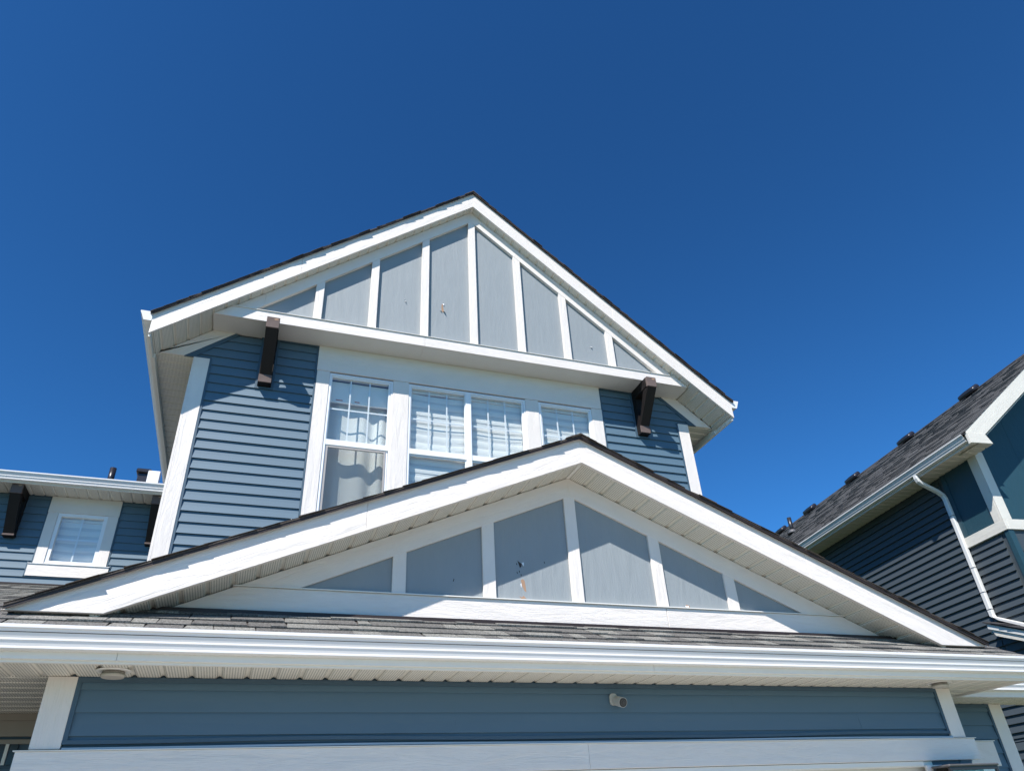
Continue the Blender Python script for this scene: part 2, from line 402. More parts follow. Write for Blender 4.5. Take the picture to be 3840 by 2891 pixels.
# deeper wall to the right of the garage
YD = 5.515
box('side_bay_wall', 5.53, 6.90, YD, YD + .15, G, 1.0, M['blue_trim'], H)
planks(H, 5.53, 6.755, G + .2, .905, YD, .743, C, M['blue'], thick=.014)
channel([(5.53, 6.765, .898, .925), (6.742, 6.765, G + .2, .898)], YD)
box('corner_board', 6.765, 6.918, YD - .024, YD + .14, G + .1, .925, M['white'], H, bevel=.002)
box('door_header_board', 5.70, 6.652, YD - .026, YD - .001, .405, .606, M['white'], H, bevel=.002)
box('header_cap', 5.69, 6.662, YD - .036, YD + .0, .607, .613, M['soffit_plain'], H)
box('door_casing', 5.86, 6.02, YD - .024, YD - .001, G, .404, M['white'], H)
box('door_casing', 6.44, 6.60, YD - .024, YD - .001, G, .404, M['white'], H)
box('side_door_frame', 6.02, 6.44, YD - .030, YD - .001, .31, .40, M['soffit_plain'], H)
box('side_bay_side_wall', 6.76, 6.91, YD + .15, 9.5, G, 1.0, M['blue_trim'], H)

# garage eave: soffit, fascia, gutter
YSF, YGF = 4.401, 4.281
n = int((5.93 + 2.6) / .1524) + 1
soffit_run(H, (-2.55, YSF, .927), (1, 0, 0), (0, YG + .03 - YSF, 0), (0, 0, 1), n)
soffit_run(H, (-2.45, 4.845, .930), (0, 1, 0), (1.46, 0, 0), (0, 0, 1), 8)             # porch ceiling, ribs along x
soffit_run(H, (5.53, 4.845, .9285), (0, 1, 0), (.40, 0, 0), (0, 0, 1), 5)
box('soffit_trim', -2.60, 5.95, YSF - .012, YSF + .012, .912, .945, M['soffit_plain'], H)
for a, b in ((-2.6, -.62), (-.618, 2.55), (2.552, 5.95)):
    box('fascia_board', a, b, YSF - .036, YSF - .012, .925, 1.05, M['soffit_plain'], H)
k_gutter('gutter', (-3.2, YSF - .036, 1.072), (9.17, 0, 0), (0, -1, 0), M['gutter'], H, w=.094, h=.112)
box('soffit_trim', 5.93, 5.955, YSF - .01, 5.10, .912, .945, M['soffit_plain'], H)
# the second eave, one step back
box('fascia_board', 5.96, 9.0, 5.065, 5.10, .912, 1.05, M['soffit_plain'], H)
k_gutter('gutter', (5.96, 5.064, 1.072), (3.0, 0, 0), (0, -1, 0), M['gutter'], H, w=.094, h=.112)
soffit_run(H, (5.96, 5.101, .927), (1, 0, 0), (0, .45, 0), (0, 0, 1), 12)

# porch back wall at the left
box('porch_wall', -4.2, -.99, 6.075, 6.2, G, 1.0, M['blue_trim'], H)
box('porch_frieze', -4.0, -1.0, 6.046, 6.074, .79, .885, M['shaded_frieze'], H)
box('porch_frieze', -4.0, -1.0, 6.040, 6.074, .886, .929, M['shaded_frieze'], H)
box('porch_frieze', -4.0, -1.0, 6.050, 6.074, .745, .772, M['shaded_frieze'], H)
dw = box('porch_window', -2.4, -1.32, 6.052, 6.074, .62, .744, plain('dark_window_glass', (.035, .033, .028), .15, .3), H)
box('window_bar', -1.39, -1.37, 6.040, 6.051, .62, .744, M['soffit_plain'], dw)
box('porch_dimming_wall', -4.35, -4.2, 4.45, 6.2, G, .92, M['blue_trim'], H)  # unseen wall added to close in and dim the porch
planks(H, -4.0, -1.0, .2, .60, 6.072, .60, C, M['blue'])

# skirt roof between gutter and lower gable
SK = .5; sl = math.sqrt(1 + SK * SK)
def skz(y): return 1.062 + SK * (y - 4.30)
BX = [(0, 1, 2, 3), (7, 6, 5, 4), (0, 4, 5, 1), (1, 5, 6, 2), (2, 6, 7, 3), (3, 7, 4, 0)]
def slab(name, x0, x1, y0, z0, y1, z1, mat, parent, t=.02):
    vs = [(x0, y0, z0), (x1, y0, z0), (x1, y1, z1), (x0, y1, z1)]
    return mesh_obj(name, vs + [(a, b, c - t) for a, b, c in vs], BX, mat, parent)
skirt = slab('skirt_roof', -1.2, 5.97, 4.285, skz(4.285), 4.811, skz(4.811), M['shingle_edge'], H)
slab('skirt_roof', -3.2, -1.2005, 4.285, skz(4.285), 4.56, skz(4.56), M['shingle_edge'], H)
slab('porch_roof', -3.2, -1.2005, 4.5605, skz(4.56), 6.299, 1.200, M['shingle'], H)
U3, N3 = Vector((0, 1 / sl, SK / sl)), Vector((0, -SK / sl, 1 / sl))
for row in range(4):
    x = -1.9 - random.uniform(0, .3)
    while x < 5.9:
        if row > 1 and x < -1.35: x += .2; continue
        w = random.choice([.09, .12, .15, .18, .22, .28]) * random.uniform(.9, 1.1)
        w = min(w, 5.975 - x)
        if w > .04:
            p = Vector((x, 4.292, skz(4.292))) + U3 * (row * .145) + N3 * (.003)
            shingle(skirt, p, (1, 0, 0), U3, N3, w - .0015, .165, random.choice([.005, .006, .011, .012]), M['shingle'], lift=.005)
        x += w
box('roof_flashing', -.95, 5.60, 4.735, YG - .037, skz(4.735) + .012, skz(4.735) + .034, M['drip'], H)
# dark starter strip / flashing under the bands
box('roof_flashing', -.95, 5.60, YG - .036, YG - .003, 1.295, 1.318, M['drip'], H)

# ---------- lower gable
poly = [(XL, ZLB + .02)] 
def gable_poly(xc, m, ztop, zbot):
    d = (ztop - zbot) / m
    return [(xc - d, zbot), (xc + d, zbot), (xc, ztop)]
prism('lower_gable_wall', gable_poly(XL, ML, ZLB + .03, 1.33), YG + .008, YG + .12, M['panel'], H)
# panels between battens
bx = [.932, 1.580, 2.262, 2.965, 3.606]; bw = .094
edges = [-1.2] + [v for b in bx for v in (b - bw / 2 + .004, b + bw / 2 - .004)] + [5.8]
panels_low = []
for i in range(0, len(edges), 2):
    a, b = edges[i], edges[i + 1]
    p = [(a, 1.45), (b, 1.45), (b, 3), (a, 3)]
    p = clip(p, -ML, 1, ZLB - .13 - ML * XL); p = clip(p, ML, 1, ZLB - .13 + ML * XL)
    panels_low.append(prism('gable_panel', p, YG, YG + .0075, M['panel'], H, (0, 0, 1)))
for b in bx:
    p = [(b - bw / 2, 1.478), (b + bw / 2, 1.478), (b + bw / 2, 3), (b - bw / 2, 3)]
    p = clip(p, -ML, 1, ZLB - .156 - ML * XL); p = clip(p, ML, 1, ZLB - .156 + ML * XL)
    prism('batten', p, YG - .021, YG - .0005, M['white'], H, (0, 0, 1), bevel=.0015)
def rake_board(name, side, xc, m, ztop, zbot, xend, zfloor, y0, y1, mat, joint=None, bevel=.002, roofcut=None):
    xe = xc + side * xend
    p = [(xc, ztop), (xc, zbot), (xe, zbot - m * xend), (xe, ztop - m * xend)]
    if zfloor is not None: p = clip(p, 0, -1, -zfloor)
    ps = [p]
    if joint:
        xj = xc + side * joint
        ps = [clip(p, side, 0, side * (xj - side * .0006)), clip(p, -side, 0, -side * (xj + side * .0006))]
    for q in ps:
        if len(q) > 2: prism(name, q, y0, y1, M[mat], H, (1, 0, -side * m), bevel=bevel)
for s, j in ((-1, 1.62), (1, 1.9)):
    rake_board('rake_board', s, XL, ML, ZLT, ZLB, 3.55, 1.198, YLF, YLF + .032, 'white', j)
    rake_board('frieze_board', s, XL, ML, ZLB - .0005, ZLB - .158, 3.2, 1.482, YG - .023, YG - .0006, 'white')
for a, b in ((-.60, 2.98), (2.983, 5.25)):
    p = [(a, 1.321), (b, 1.321), (b, 1.472), (a, 1.472)]
    p = clip(p, -ML, 1, ZLB - .002 - ML * XL); p = clip(p, ML, 1, ZLB - .002 + ML * XL)
    prism('band_board', p, YG - .022, YG - .0008, M['white'], H, bevel=.002)
box('band_cap', -.12, 4.66, YG - .036, YG - .0004, 1.4735, 1.480, M['soffit_plain'], H)
# sloping soffit strips behind the rake boards
cs = math.sqrt(1 + ML * ML)
for s in (-1, 1):
    A = Vector((s / cs, 0, -ML / cs)); U = Vector((s * ML / cs, 0, 1 / cs))
    soffit_run(H, Vector((XL, YLF + .032, ZLB + .004)), A, (0, YG - .01 - YLF - .032 + .04, 0), U, 22)
# roof decks, drip edges and the visible shingle ends
def gable_roof(xc, m, ztop, xend, y0, y1, nsh, name, rowlen):
    c = math.sqrt(1 + m * m); decks = []
    for s in (-1, 1):
        xe = xc + s * xend
        vs = []
        for (x, z) in ((xc, ztop + .003), (xe, ztop + .003 - m * xend), (xe, ztop + .013 - m * xend), (xc, ztop + .013)):
            vs.append((x, y0, z))
        vs += [(a, y1, b) for a, _, b in vs]
        fs = [(0, 1, 2, 3), (7, 6, 5, 4), (0, 4, 5, 1), (1, 5, 6, 2), (2, 6, 7, 3), (3, 7, 4, 0)]
        dk = mesh_obj(name, vs, fs, M['shingle_edge'], H)
        bm = bmesh.new(); bm.from_mesh(dk.data); bmesh.ops.recalc_face_normals(bm, faces=bm.faces); bm.to_mesh(dk.data); bm.free()
        # metal drip edge under the deck
        q = [(xc, ztop + .0025), (xe, ztop + .0025 - m * xend), (xe, ztop - .012 - m * xend), (xc, ztop - .012)]
        prism('drip_edge', q, y0 + .004, y0 + .010, M['drip'], dk, (1, 0, -s * m))
        up = Vector((-s / c, 0, m / c)); N = Vector((s * m / c, 0, 1 / c)); base = Vector((xe, y0 - .006, ztop + .014 - m * xend))
        L = xend * c; k = 0
        while k * .143 < L - .05:
            yy = base.y; 
            for j in range(nsh):
                w = random.choice([.2, .28, .36])
                ln = min(.165, L - k * .143)
                p = base + up * (k * .143) + N * .001; p.y = yy + (random.uniform(-.006, .006) if j == 0 else 0)
                shingle(dk, p, (0, 1, 0), up, N, w, ln, random.choice([.003, .004, .006]), M['shingle_edge'], lift=.002)
                yy += w
            k += 1
        decks.append(dk)
    # ridge caps
    y = y0 - .008
    for i in range(4):
        vs = [(xc - .13, y, ztop + .029 - m * .13), (xc, y, ztop + .031), (xc + .13, y, ztop + .029 - m * .13)]
        vs += [(a, y, b - .010) for a, _, b in vs]; vs += [(a, y + .2, b - .006) for a, _, b in vs]
        fs = [(0, 1, 4, 3), (1, 2, 5, 4), (0, 6, 7, 1), (1, 7, 8, 2), (3, 4, 10, 9), (4, 5, 11, 10), (0, 3, 9, 6), (2, 8, 11, 5), (6, 9, 10, 7), (7, 10, 11, 8)]
        mesh_obj('ridge_cap', vs, fs, M['shingle_edge'], decks[0]); y += .145
gable_roof(XL, ML, ZLT, 3.50, YLF - .034, 7.36, 2, 'lower_roof', 8)
gable_roof(XU, MU, ZUT, 3.66, YF - .034, 16.0, 2, 'upper_roof', 8)

# bird-pecked chips in the panels (bare fibre, painted hole shade and lifted paint flakes)
def chip(parent, x, z, y, pts, mat, t=.0015, tilt=0, name='bare_patch'):
    n = len(pts); vs = [(x + a, y - .0006 - (tilt * (.04 - b) if tilt else 0), z + b) for a, b in pts] + [(x + a, y + .0, z + b) for a, b in pts]
    fs = [tuple(range(n)), tuple(range(2 * n - 1, n - 1, -1))] + [(i, i + n, (i + 1) % n + n, (i + 1) % n) for i in range(n)]
    o = mesh_obj(name, vs, fs, mat, parent)
    bm = bmesh.new(); bm.from_mesh(o.data); bmesh.ops.recalc_face_normals(bm, faces=bm.faces); bm.to_mesh(o.data); bm.free(); return o
def flake(parent, x, z, y, w, h, out, mat=None):
    """a curled paint flake: a small bent tongue standing off the panel"""
    vs = [(x - w / 2, y - .0008, z), (x + w / 2, y - .0008, z + h * .15), (x + w * .35, y - out * .6, z - h * .6), (x - w * .3, y - out * .5, z - h * .5), (x + w * .1, y - out, z - h)]
    vs += [(a, b - .0012, c) for a, b, c in vs]
    fs = [(0, 3, 2, 1), (3, 4, 2), (5, 6, 7, 8), (8, 7, 9), (0, 1, 6, 5), (1, 2, 7, 6), (2, 4, 9, 7), (4, 3, 8, 9), (3, 0, 5, 8)]
    return mesh_obj('paint_flake', vs, fs, mat or M['frame'], parent)
PL = panels_low[2]
chip(PL, 1.84, 1.582, YG, [(-.016, .045), (.002, .055), (.014, .040), (.020, -.01), (.022, -.04), (.010, -.034), (-.006, .0)], M['tan'])
flake(PL, 1.824, 1.60, YG, .007, .03, .004)
chip(PL, 1.836, 1.502, YG, [(-.03, .010), (-.01, .0), (.004, .014), (.026, -.012), (.01, -.006), (-.012, -.014)], M['tan'])
chip(PL, 1.832, 1.742, YG, [(-.026, .03), (-.02, .012), (-.008, -.026), (.004, -.01), (.006, .008)], M['drip'])
flake(PL, 1.847, 1.757, YG, .018, .030, .012)
for dx, dz in ((-.03, -.06), (-.012, -.05), (0, -.075), (-.03, .005), (.19, .03)): chip(PL, 1.83 + dx, 1.74 + dz, YG, [(-.003, .009), (.002, .006), (.003, -.009), (-.002, -.004)], M['hole_shade'])
chip(panels_low[4], 3.187, 1.492, YG, [(-.02, 0), (-.01, .02), (.014, .014), (.024, -.004), (.0, -.008)], M['tan'])
flake(panels_low[4], 3.18, 1.50, YG, .03, .02, .01)
chip(panels_low[1], 1.32, 1.60, YG, [(-.004, -.012), (.003, .012), (.006, .006), (.001, -.01)], M['hole_shade'])

# ---------- upper gable (projecting volume)
ZB0, ZB1 = 5.2195, 5.3625
def cut_under(p, zc, x_c=XU, m=MU):
    p = clip(p, -m, 1, zc - m * x_c); return clip(p, m, 1, zc + m * x_c)
prism('upper_gable_wall', cut_under([(-2, ZB0 + .012), (6.5, ZB0 + .012), (6.5, 9), (-2, 9)], ZUB + .004), YQ + .008, YU + .1, M['panel'], H)
for a, b in ((-1.2, 1.575), (1.577, 4.30), (4.302, 5.6)):
    p = cut_under([(a, ZB0), (b, ZB0), (b, ZB0 + .0115), (a, ZB0 + .0115)], ZUB - .002)
    prism('box_underside', p, YP - .020, YU - .0005, plain('cream_plain_underside', (.70, .68, .64), .5, .3), H)
bat_u = [XU + .006 + .651 * k for k in range(-3, 4)]; bwu = .097
edges = [-.9] + [v for b in bat_u for v in (b - bwu / 2 + .004, b + bwu / 2 - .004)] + [5.4]
panels_up = []
for i in range(0, len(edges), 2):
    a, b = edges[i], edges[i + 1]
    p = cut_under([(a, ZB1 - .02), (b, ZB1 - .02), (b, 9), (a, 9)], ZUB - .15)
    if len(p) > 2: panels_up.append(prism('gable_panel', p, YQ, YQ + .0075, M['panel'], H, (0, 0, 1)))
for b in bat_u:
    p = cut_under([(b - bwu / 2, ZB1 + .008), (b + bwu / 2, ZB1 + .008), (b + bwu / 2, 9), (b - bwu / 2, 9)], ZUB - .186)
    prism('batten', p, YP - .022, YQ - .0005, M['white'], H, (0, 0, 1), bevel=.0015)
for s, j in ((-1, 2.2), (1, 2.0)):
    rake_board('rake_board', s, XU, MU, ZUT, ZUB, 3.635, None, YF, YF + .030, 'white', j)
    rake_board('frieze_board', s, XU, MU, ZUB - .0005, ZUB - .185, 3.4, ZB1 + .010, YP - .024, YQ - .0006, 'white', 2.55 if s < 0 else None)
    # lower part of the frieze, on the main wall under the box
    xe = 3.60
    xi = (ZUB - .20 - ZB0) / MU
    p = [(XU + s * (xi - .3), zu(ZUB - .004, XU + xi - .3)), (XU + s * xe, zu(ZUB - .004, XU + xe)), (XU + s * xe, 4.817), (XU + s * (xi - .3), 4.817)]
    p = clip(p, s * MU * -1, -1, -(ZUB - .205) - s * MU * XU)      # keep above the lower edge line
    p = clip(p, 0, 1, ZB0 - .001); p = clip(p, 0, -1, -4.817)
    if len(p) > 2: prism('frieze_board', p, YU - .022, YU - .0006, M['white'], H, (1, 0, -s * MU), bevel=.002)
for a, b in ((-1.3, 1.585), (1.587, 5.8)):
    p = cut_under([(a, ZB0 + .0005), (b, ZB0 + .0005), (b, ZB1), (a, ZB1)], ZUB - .003)
    prism('band_board', p, YP - .0455, YP - .0205, M['white'], H, bevel=.002)
p = cut_under([(-1.2, ZB1 + .001), (5.8, ZB1 + .001), (5.8, ZB1 + .007), (-1.2, ZB1 + .007)], ZUB - .003)
prism('band_cap', p, YP - .058, YQ - .0003, M['soffit_plain'], H)
c2 = math.sqrt(1 + MU * MU)
for s in (-1, 1):
    A = Vector((s / c2, 0, -MU / c2)); U = Vector((s * MU / c2, 0, 1 / c2))
    nbox = int((3.05 * c2) / .1524)
    soffit_run(H, Vector((XU, YF + .030, ZUB + .004)), A, (0, YP - YF - .03 + .03, 0), U, nbox)
    p0 = Vector((XU, YF + .030, ZUB + .004)) + A * (nbox * .1524)
    soffit_run(H, p0, A, (0, YU - YF - .03 + .02, 0), U, (3.612 * c2 - nbox * .1524) / .1524)
box('soffit_trim', XU - .014, XU + .014, YF + .031, YP - .0245, ZUB - .010, ZUB + .012, M['soffit_plain'], H)
box('soffit_trim', XL - .014, XL + .014, YLF + .033, YG - .024, ZLB - .005, ZLB + .012, M['soffit_plain'], H)
# flakes and chips on the upper panels
PU = panels_up[3]
chip(PU, 1.822, 5.915, YQ, [(-.012, .055), (-.004, .075), (.008, .062), (.010, .02), (.022, -.05), (.004, -.066), (-.010, -.045), (-.014, .0)], M['tan'])
flake(PU, 1.834, 5.99, YQ, .022, .03, .012)
flake(PU, 1.842, 5.864, YQ, .030, .022, .035); flake(PU, 1.800, 5.872, YQ, .022, .016, .02)
flake(panels_up[2], 1.335, 5.925, YQ, .02, .02, .02); flake(panels_up[2], 1.322, 5.965, YQ, .014, .01, .01)
flake(panels_up[6], 3.907, 5.69, YQ, .03, .02, .02)

# ---------- upper wall with window openings
ZW0 = 1.75
WO = [(.518, 1.276), (1.471, 2.989), (3.171, 3.926)]; ZT, ZBW = 4.857, 2.975
def wall_piece(x0, x1, z0, z1):
    p = cut_under([(x0, z0), (x1, z0), (x1, z1), (x0, z1)], ZUB + .01)
    prism('upper_wall', p, YU, YU + .15, M['blue_trim'], H)
wall_piece(-.956, .518, G, 5.2); wall_piece(3.926, 5.372, G, 5.2); wall_piece(1.276, 1.471, ZBW, ZT); wall_piece(2.989, 3.171, ZBW, ZT)
wall_piece(.518, 3.926, ZT, 5.2); wall_piece(.518, 3.926, G, ZBW)
box('upper_side_wall', -.956, -.82, YU + .15, 16, G, 4.80, M['blue_trim'], H)
box('upper_side_wall', 5.24, 5.372, YU + .15, 16, G, 4.80, M['blue_trim'], H)
ZC0 = 4.7514
rk_l = (-MU, 1, ZUB - .20 - MU * XU); rk_r = (MU, 1, ZUB - .20 + MU * XU)
BRX = [-.195, 4.655]; BRW = .071
# left field, split round the bracket
zbk = 4.545
planks(H, -.81, BRX[0] - BRW - .03, zbk, ZB0 - .02, YU, ZC0, C, M['blue'], [rk_l])
planks(H, BRX[0] + BRW + .03, .345, zbk, ZB0 - .02, YU, ZC0, C, M['blue'], [rk_l])
planks(H, -.81, .345, ZW0, zbk, YU, ZC0, C, M['blue'])
planks(H, -1.1, -.81, 4.824, 5.1, YU, ZC0, C, M['blue'], [rk_l])
planks(H, 4.10, BRX[1] - BRW - .03, zbk, ZB0 - .02, YU, ZC0, C, M['blue'], [rk_r])
planks(H, BRX[1] + BRW + .03, 5.235, zbk, ZB0 - .02, YU, ZC0, C, M['blue'], [rk_r])
planks(H, 4.10, 5.235, ZW0, zbk, YU, ZC0, C, M['blue'])
planks(H, 5.235, 5.55, 4.824, 5.1, YU, ZC0, C, M['blue'], [rk_r])
cl = [(-.810, -.788, ZW0, 4.82), (.338, .362, 4.87, ZB0 - .021), (.346, .367, ZW0, 4.845), (.338, .367, 4.846, 4.869), (-.30, .362, ZB0 - .020, ZB0 - .001),
      (4.076, 4.100, 4.87, ZB0 - .021), (4.082, 4.103, ZW0, 4.845), (4.076, 4.103, 4.846, 4.869), (4.100, 4.95, ZB0 - .020, ZB0 - .001), (5.214, 5.236, ZW0, 4.82)]
for bxc in BRX:
    cl += [(bxc - BRW - .03, bxc - BRW - .004, zbk - .03, ZB0 - .021), (bxc + BRW + .004, bxc + BRW + .03, zbk - .03, ZB0 - .021), (bxc - BRW - .003, bxc + BRW + .003, zbk - .03, zbk - .006)]
channel(cl, YU, d=.022)
for s in (-1, 1):      # sloping channels under the frieze
    xi = (ZUB - .205 - ZB0) / MU; xo = (ZUB - .205 - 4.82) / MU
    p = [(XU + s * xi, ZB0 - .002), (XU + s * xo, 4.818), (XU + s * (xo - .10), 4.818), (XU + s * (xi - .04), ZB0 - .022)]
    prism('siding_channel', p, YU - .0205, YU - .0012, M['blue_trim'], H, (1, 0, -s * MU))
    q = [(XU + s * xo, 4.8175), (XU + s * 3.02, 4.8175), (XU + s * 3.02, 4.838), (XU + s * xo, 4.838)]
    q = clip(q, s * MU, 1, ZUB - .21 + s * MU * XU)
    if len(q) > 2: prism('siding_channel', q, YU - .0222, YU - .0012, M['blue_trim'], H)
box('corner_board', -.956, -.8105, YU - .026, YU - .001, G + 2, 4.8165, M['white'], H, bevel=.002)
box('corner_board', 5.2365, 5.372, YU - .026, YU - .001, G + 2, 4.8165, M['white'], H, bevel=.002)
box('corner_board', -.981, -.9565, YU - .026, YU + .12, G + 2, 4.8165, M['white'], H, bevel=.002)
box('corner_board', 5.3725, 5.397, YU - .026, YU + .12, G + 2, 4.8165, M['white'], H, bevel=.002)
# header and casings
for a, b in ((.3625, 4.075),):
    box('window_header_board', a, b, YU - .032, YU - .001, 4.871, ZB0 - .001, M['white'], H, bevel=.002)
for a, b in ((.3685, .517), (1.277, 1.470), (2.990, 3.170), (3.927, 4.081)):
    box('window_casing', a, b, YU - .026, YU - .001, 2.98, 4.8695, M['white'], H, (0, 0, 1), bevel=.002)
box('window_sill_board', .285, 4.16, YU - .030, YU - .001, 2.80, 2.972, M['white'], H, bevel=.002)
box('sill_cap', .275, 4.17, YU - .045, YU - .001, 2.973, 2.979, M['soffit_plain'], H)

def bars(x0, x1, z0, z1, t, y0, y1):
    return [(x0, x1, y0, y1, z1 - t, z1), (x0, x1, y0, y1, z0, z0 + t), (x0, x0 + t, y0, y1, z0 + t, z1 - t), (x1 - t, x1, y0, y1, z0 + t, z1 - t)]
def pane(win, x0, x1, z0, z1, y):
    box('pane', x0, x1, y, y + .003, z0, z1, M['glass'], win)
def muntins(win, x0, x1, z0, z1, y, nx, nz, t=.017):
    for i in range(1, nx):
        x = x0 + (x1 - x0) * i / nx; box('muntin', x - t / 2, x + t / 2, y, y + .008, z0, z1, M['frame'], win)
    for j in range(1, nz):
        z = z0 + (z1 - z0) * j / nz; box('muntin', x0, x1, y + .0012, y + .0068, z - t / 2, z + t / 2, M['frame'], win)
def zebra(win, x0, x1, z0, z1, y, band=.068, seed=0):
    """rolled zebra blind: alternating solid and sheer bands, each sagging and bulging a little"""
    rnd = random.Random(seed); z = z1; k = 0
    box('blind_cassette', x0, x1, y - .03, y + .05, z1 - .004, z1 + .035, M['blind'], win)
    sag0 = rnd.uniform(.004, .014)
    while z > z0 + .01:
        h = band * (1.0 if k % 2 == 0 else .62); sag = sag0 + .007 * math.sin(k * .45 + seed); bl = .008 * math.sin(k * .5 + seed * 2)
        N = 10; vs = []; fs = []
        for i in range(N + 1):
            t = i / N; x = x0 + (x1 - x0) * t; d = 4 * t * (1 - t); sz = -sag * d
            for a, b in ((0, 0), (.5, 1), (1, 0)):
                vs.append((x, y + (.007 * b if k % 2 == 0 else -.002) * -1 + bl * d, z + sz - (h + .006) * a))
        for i in range(N):
            for a in range(2): b = i * 3 + a; fs.append((b, b + 1, b + 4, b + 3))
        o = mesh_obj('blind_slat', vs, fs, M['blind'] if k % 2 == 0 else M['blind_sheer'], win, smooth=True)
        z -= h; k += 1
def room(x0, x1, z0, z1, y0, y1, parent):
    t = .05
    boxes('room_shell', [(x0, x1, y1, y1 + t, z0, z1), (x0 - t, x0, y0, y1 + t, z0, z1), (x1, x1 + t, y0, y1 + t, z0, z1), (x0 - t, x1 + t, y0, y1 + t, z1, z1 + t), (x0 - t, x1 + t, y0, y1 + t, z0 - t, z0)], M['interior'], parent)
room(.2, 4.2, 2.6, 5.05, YU + .16, 9.6, H)
YW = YU - .018        # frame face
def win_group(x0, x1, glass_cols, name, shade, seed):
    w = boxes('window', bars(x0 + .001, x1 - .001, ZBW, ZT - .001, .024, YW, YU + .10), M['frame'], H)
    for (g0, g1) in glass_cols:
        boxes('upper_sash', bars(g0 - .016, g1 + .016, 3.90, 4.833, .022, YW + .010, YW + .05), M['frame'], w)
        pane(w, g0 + .004, g1 - .004, 3.975, 4.813, YW + .030)
        muntins(w, g0 + .004, g1 - .004, 3.975, 4.813, YW + .036, 3, 2)
        box('meeting_rail', g0 - .018, g1 + .018, YW + .002, YW + .05, 3.905, 3.972, M['frame'], w)
        boxes('lower_sash', bars(g0 - .014, g1 + .014, 3.0, 3.904, .020, YW + .016, YW + .05), M['frame'], w)
        pane(w, g0 + .004, g1 - .004, 3.02, 3.886, YW + .036)
    if shade == 'blind':
        for i, (g0, g1) in enumerate(glass_cols): zebra(w, g0 - .006, g1 + .006, 3.0, 4.785, YU + .075, seed=seed + i * 3)
    return w
w1 = win_group(*WO[0], [(.548, 1.232)], 'window', 'curtain', 1)
boxes('screen_frame', bars(.556, 1.224, 3.012, 3.896, .020, YW + .008, YW + .0155), plain('greige_screen_frame', (.38, .35, .33), .5, .4), w1)
def mesh_mat():
    m = bpy.data.materials.new('insect_mesh'); m.use_nodes = True; n_ = m.node_tree; b_ = n_.nodes['Principled BSDF']
    b_.inputs['Base Color'].default_value = (.10, .10, .09, 1); b_.inputs['Roughness'].default_value = .8
    t_ = node(n_, 'ShaderNodeBsdfTransparent'); x_ = node(n_, 'ShaderNodeMixShader'); x_.inputs[0].default_value = .30
    lk(n_, t_.outputs[0], x_.inputs[1]); lk(n_, b_.outputs[0], x_.inputs[2]); lk(n_, x_.outputs[0], n_.nodes['Material Output'].inputs[0]); return m
mesh_obj('insect_screen', [(.576, YW + .012, 3.032), (1.204, YW + .012, 3.032), (1.204, YW + .012, 3.876), (.576, YW + .012, 3.876)], [(0, 1, 2, 3)], mesh_mat(), w1)
w2 = win_group(*WO[1], [(1.502, 2.186), (2.262, 2.946)], 'window', 'blind', 2)
box('window_mullion', 2.190, 2.257, YW - .004, YW + .05, ZBW + .024, ZT - .025, M['frame'], w2)
w3 = win_group(*WO[2], [(3.206, 3.890)], 'window', 'blind', 9)
# curtains and head rail behind the first window
N = 70; vs = []; fs = []
for i in range(N + 1):
    t = i / N; x = .53 + .72 * t
    d = .012 * math.sin(t * 19 + .8 * math.sin(t * 7)) + .010 * math.sin(t * 9 + 1)
    for a, z in ((0, 4.80), (1, 4.0), (2, 3.4), (3, 2.98)): vs.append((x + .004 * a * math.sin(t * 12), YU + .16 + d * (1 + .25 * a), z))
for i in range(N):
    for a in range(3): b = 4 * i + a; fs.append((b, b + 1, b + 5, b + 4))
mesh_obj('curtain', vs, fs, M['curtain'], w1, (0, 0, 1), smooth=True)
cas = box('blind_cassette', .54, 1.24, YU + .075, YU + .10, 4.52, 4.80, M['blind'], w1)
for a, b in ((.62, .70), (.84, .90)): box('printed_sticker', a, b, YU + .0735, YU + .0748, 4.545, 4.560, M['sticker'], w1)

# ---------- timber brackets under the box (beam, post, brace)
def bracket(xc, yw, yf, ztop, zbot, w, parent, blockz=.105):
    b = box('bracket', xc - w, xc + w, yf + .04, yw - .002, ztop - .135, ztop - .001, M['dark'], parent)
    prism_end = [(xc - w, ztop - .150), (xc + w, ztop - .150), (xc + w, ztop - .002), (xc - w, ztop - .002)]
    prism('beam_end', prism_end, yf, yf + .0395, M['dark_end'], b, bevel=.004)
    box('post', xc - w, xc + w, yw - .10, yw - .001, zbot, ztop - .136, M['dark'], b)
    box('post_foot', xc - w - .0005, xc + w + .0005, yw - .116, yw - .1005, zbot + .004, zbot + blockz, M['dark_end'], b, bevel=.002)
    # diagonal brace
    y0, z0 = yf + .012, ztop - .152; y1, z1 = yw - .112, zbot + blockz
    vs = []
    for x in (xc - w + .006, xc + w - .006): vs += [(x, y0, z0), (x, y1, z1), (x, yw - .09, z1 + .02), (x, yf + .14, ztop - .1355)]
    fs = [(0, 1, 2, 3), (7, 6, 5, 4), (0, 4, 5, 1), (1, 5, 6, 2), (2, 6, 7, 3), (3, 7, 4, 0)]
    o = mesh_obj('brace', vs, fs, M['dark'], b, (0, 0, 1)); bm = bmesh.new(); bm.from_mesh(o.data); bmesh.ops.recalc_face_normals(bm, faces=bm.faces); bm.to_mesh(o.data); bm.free()
    chip(b, xc + w * .45, ztop - .03, yf, [(-.03, .0), (.0, .012), (.026, .006), (.02, -.008), (-.01, -.014)], M['tan'])
for xb in BRX: bracket(xb, YU, 6.915, ZB0, zbk, BRW, H)

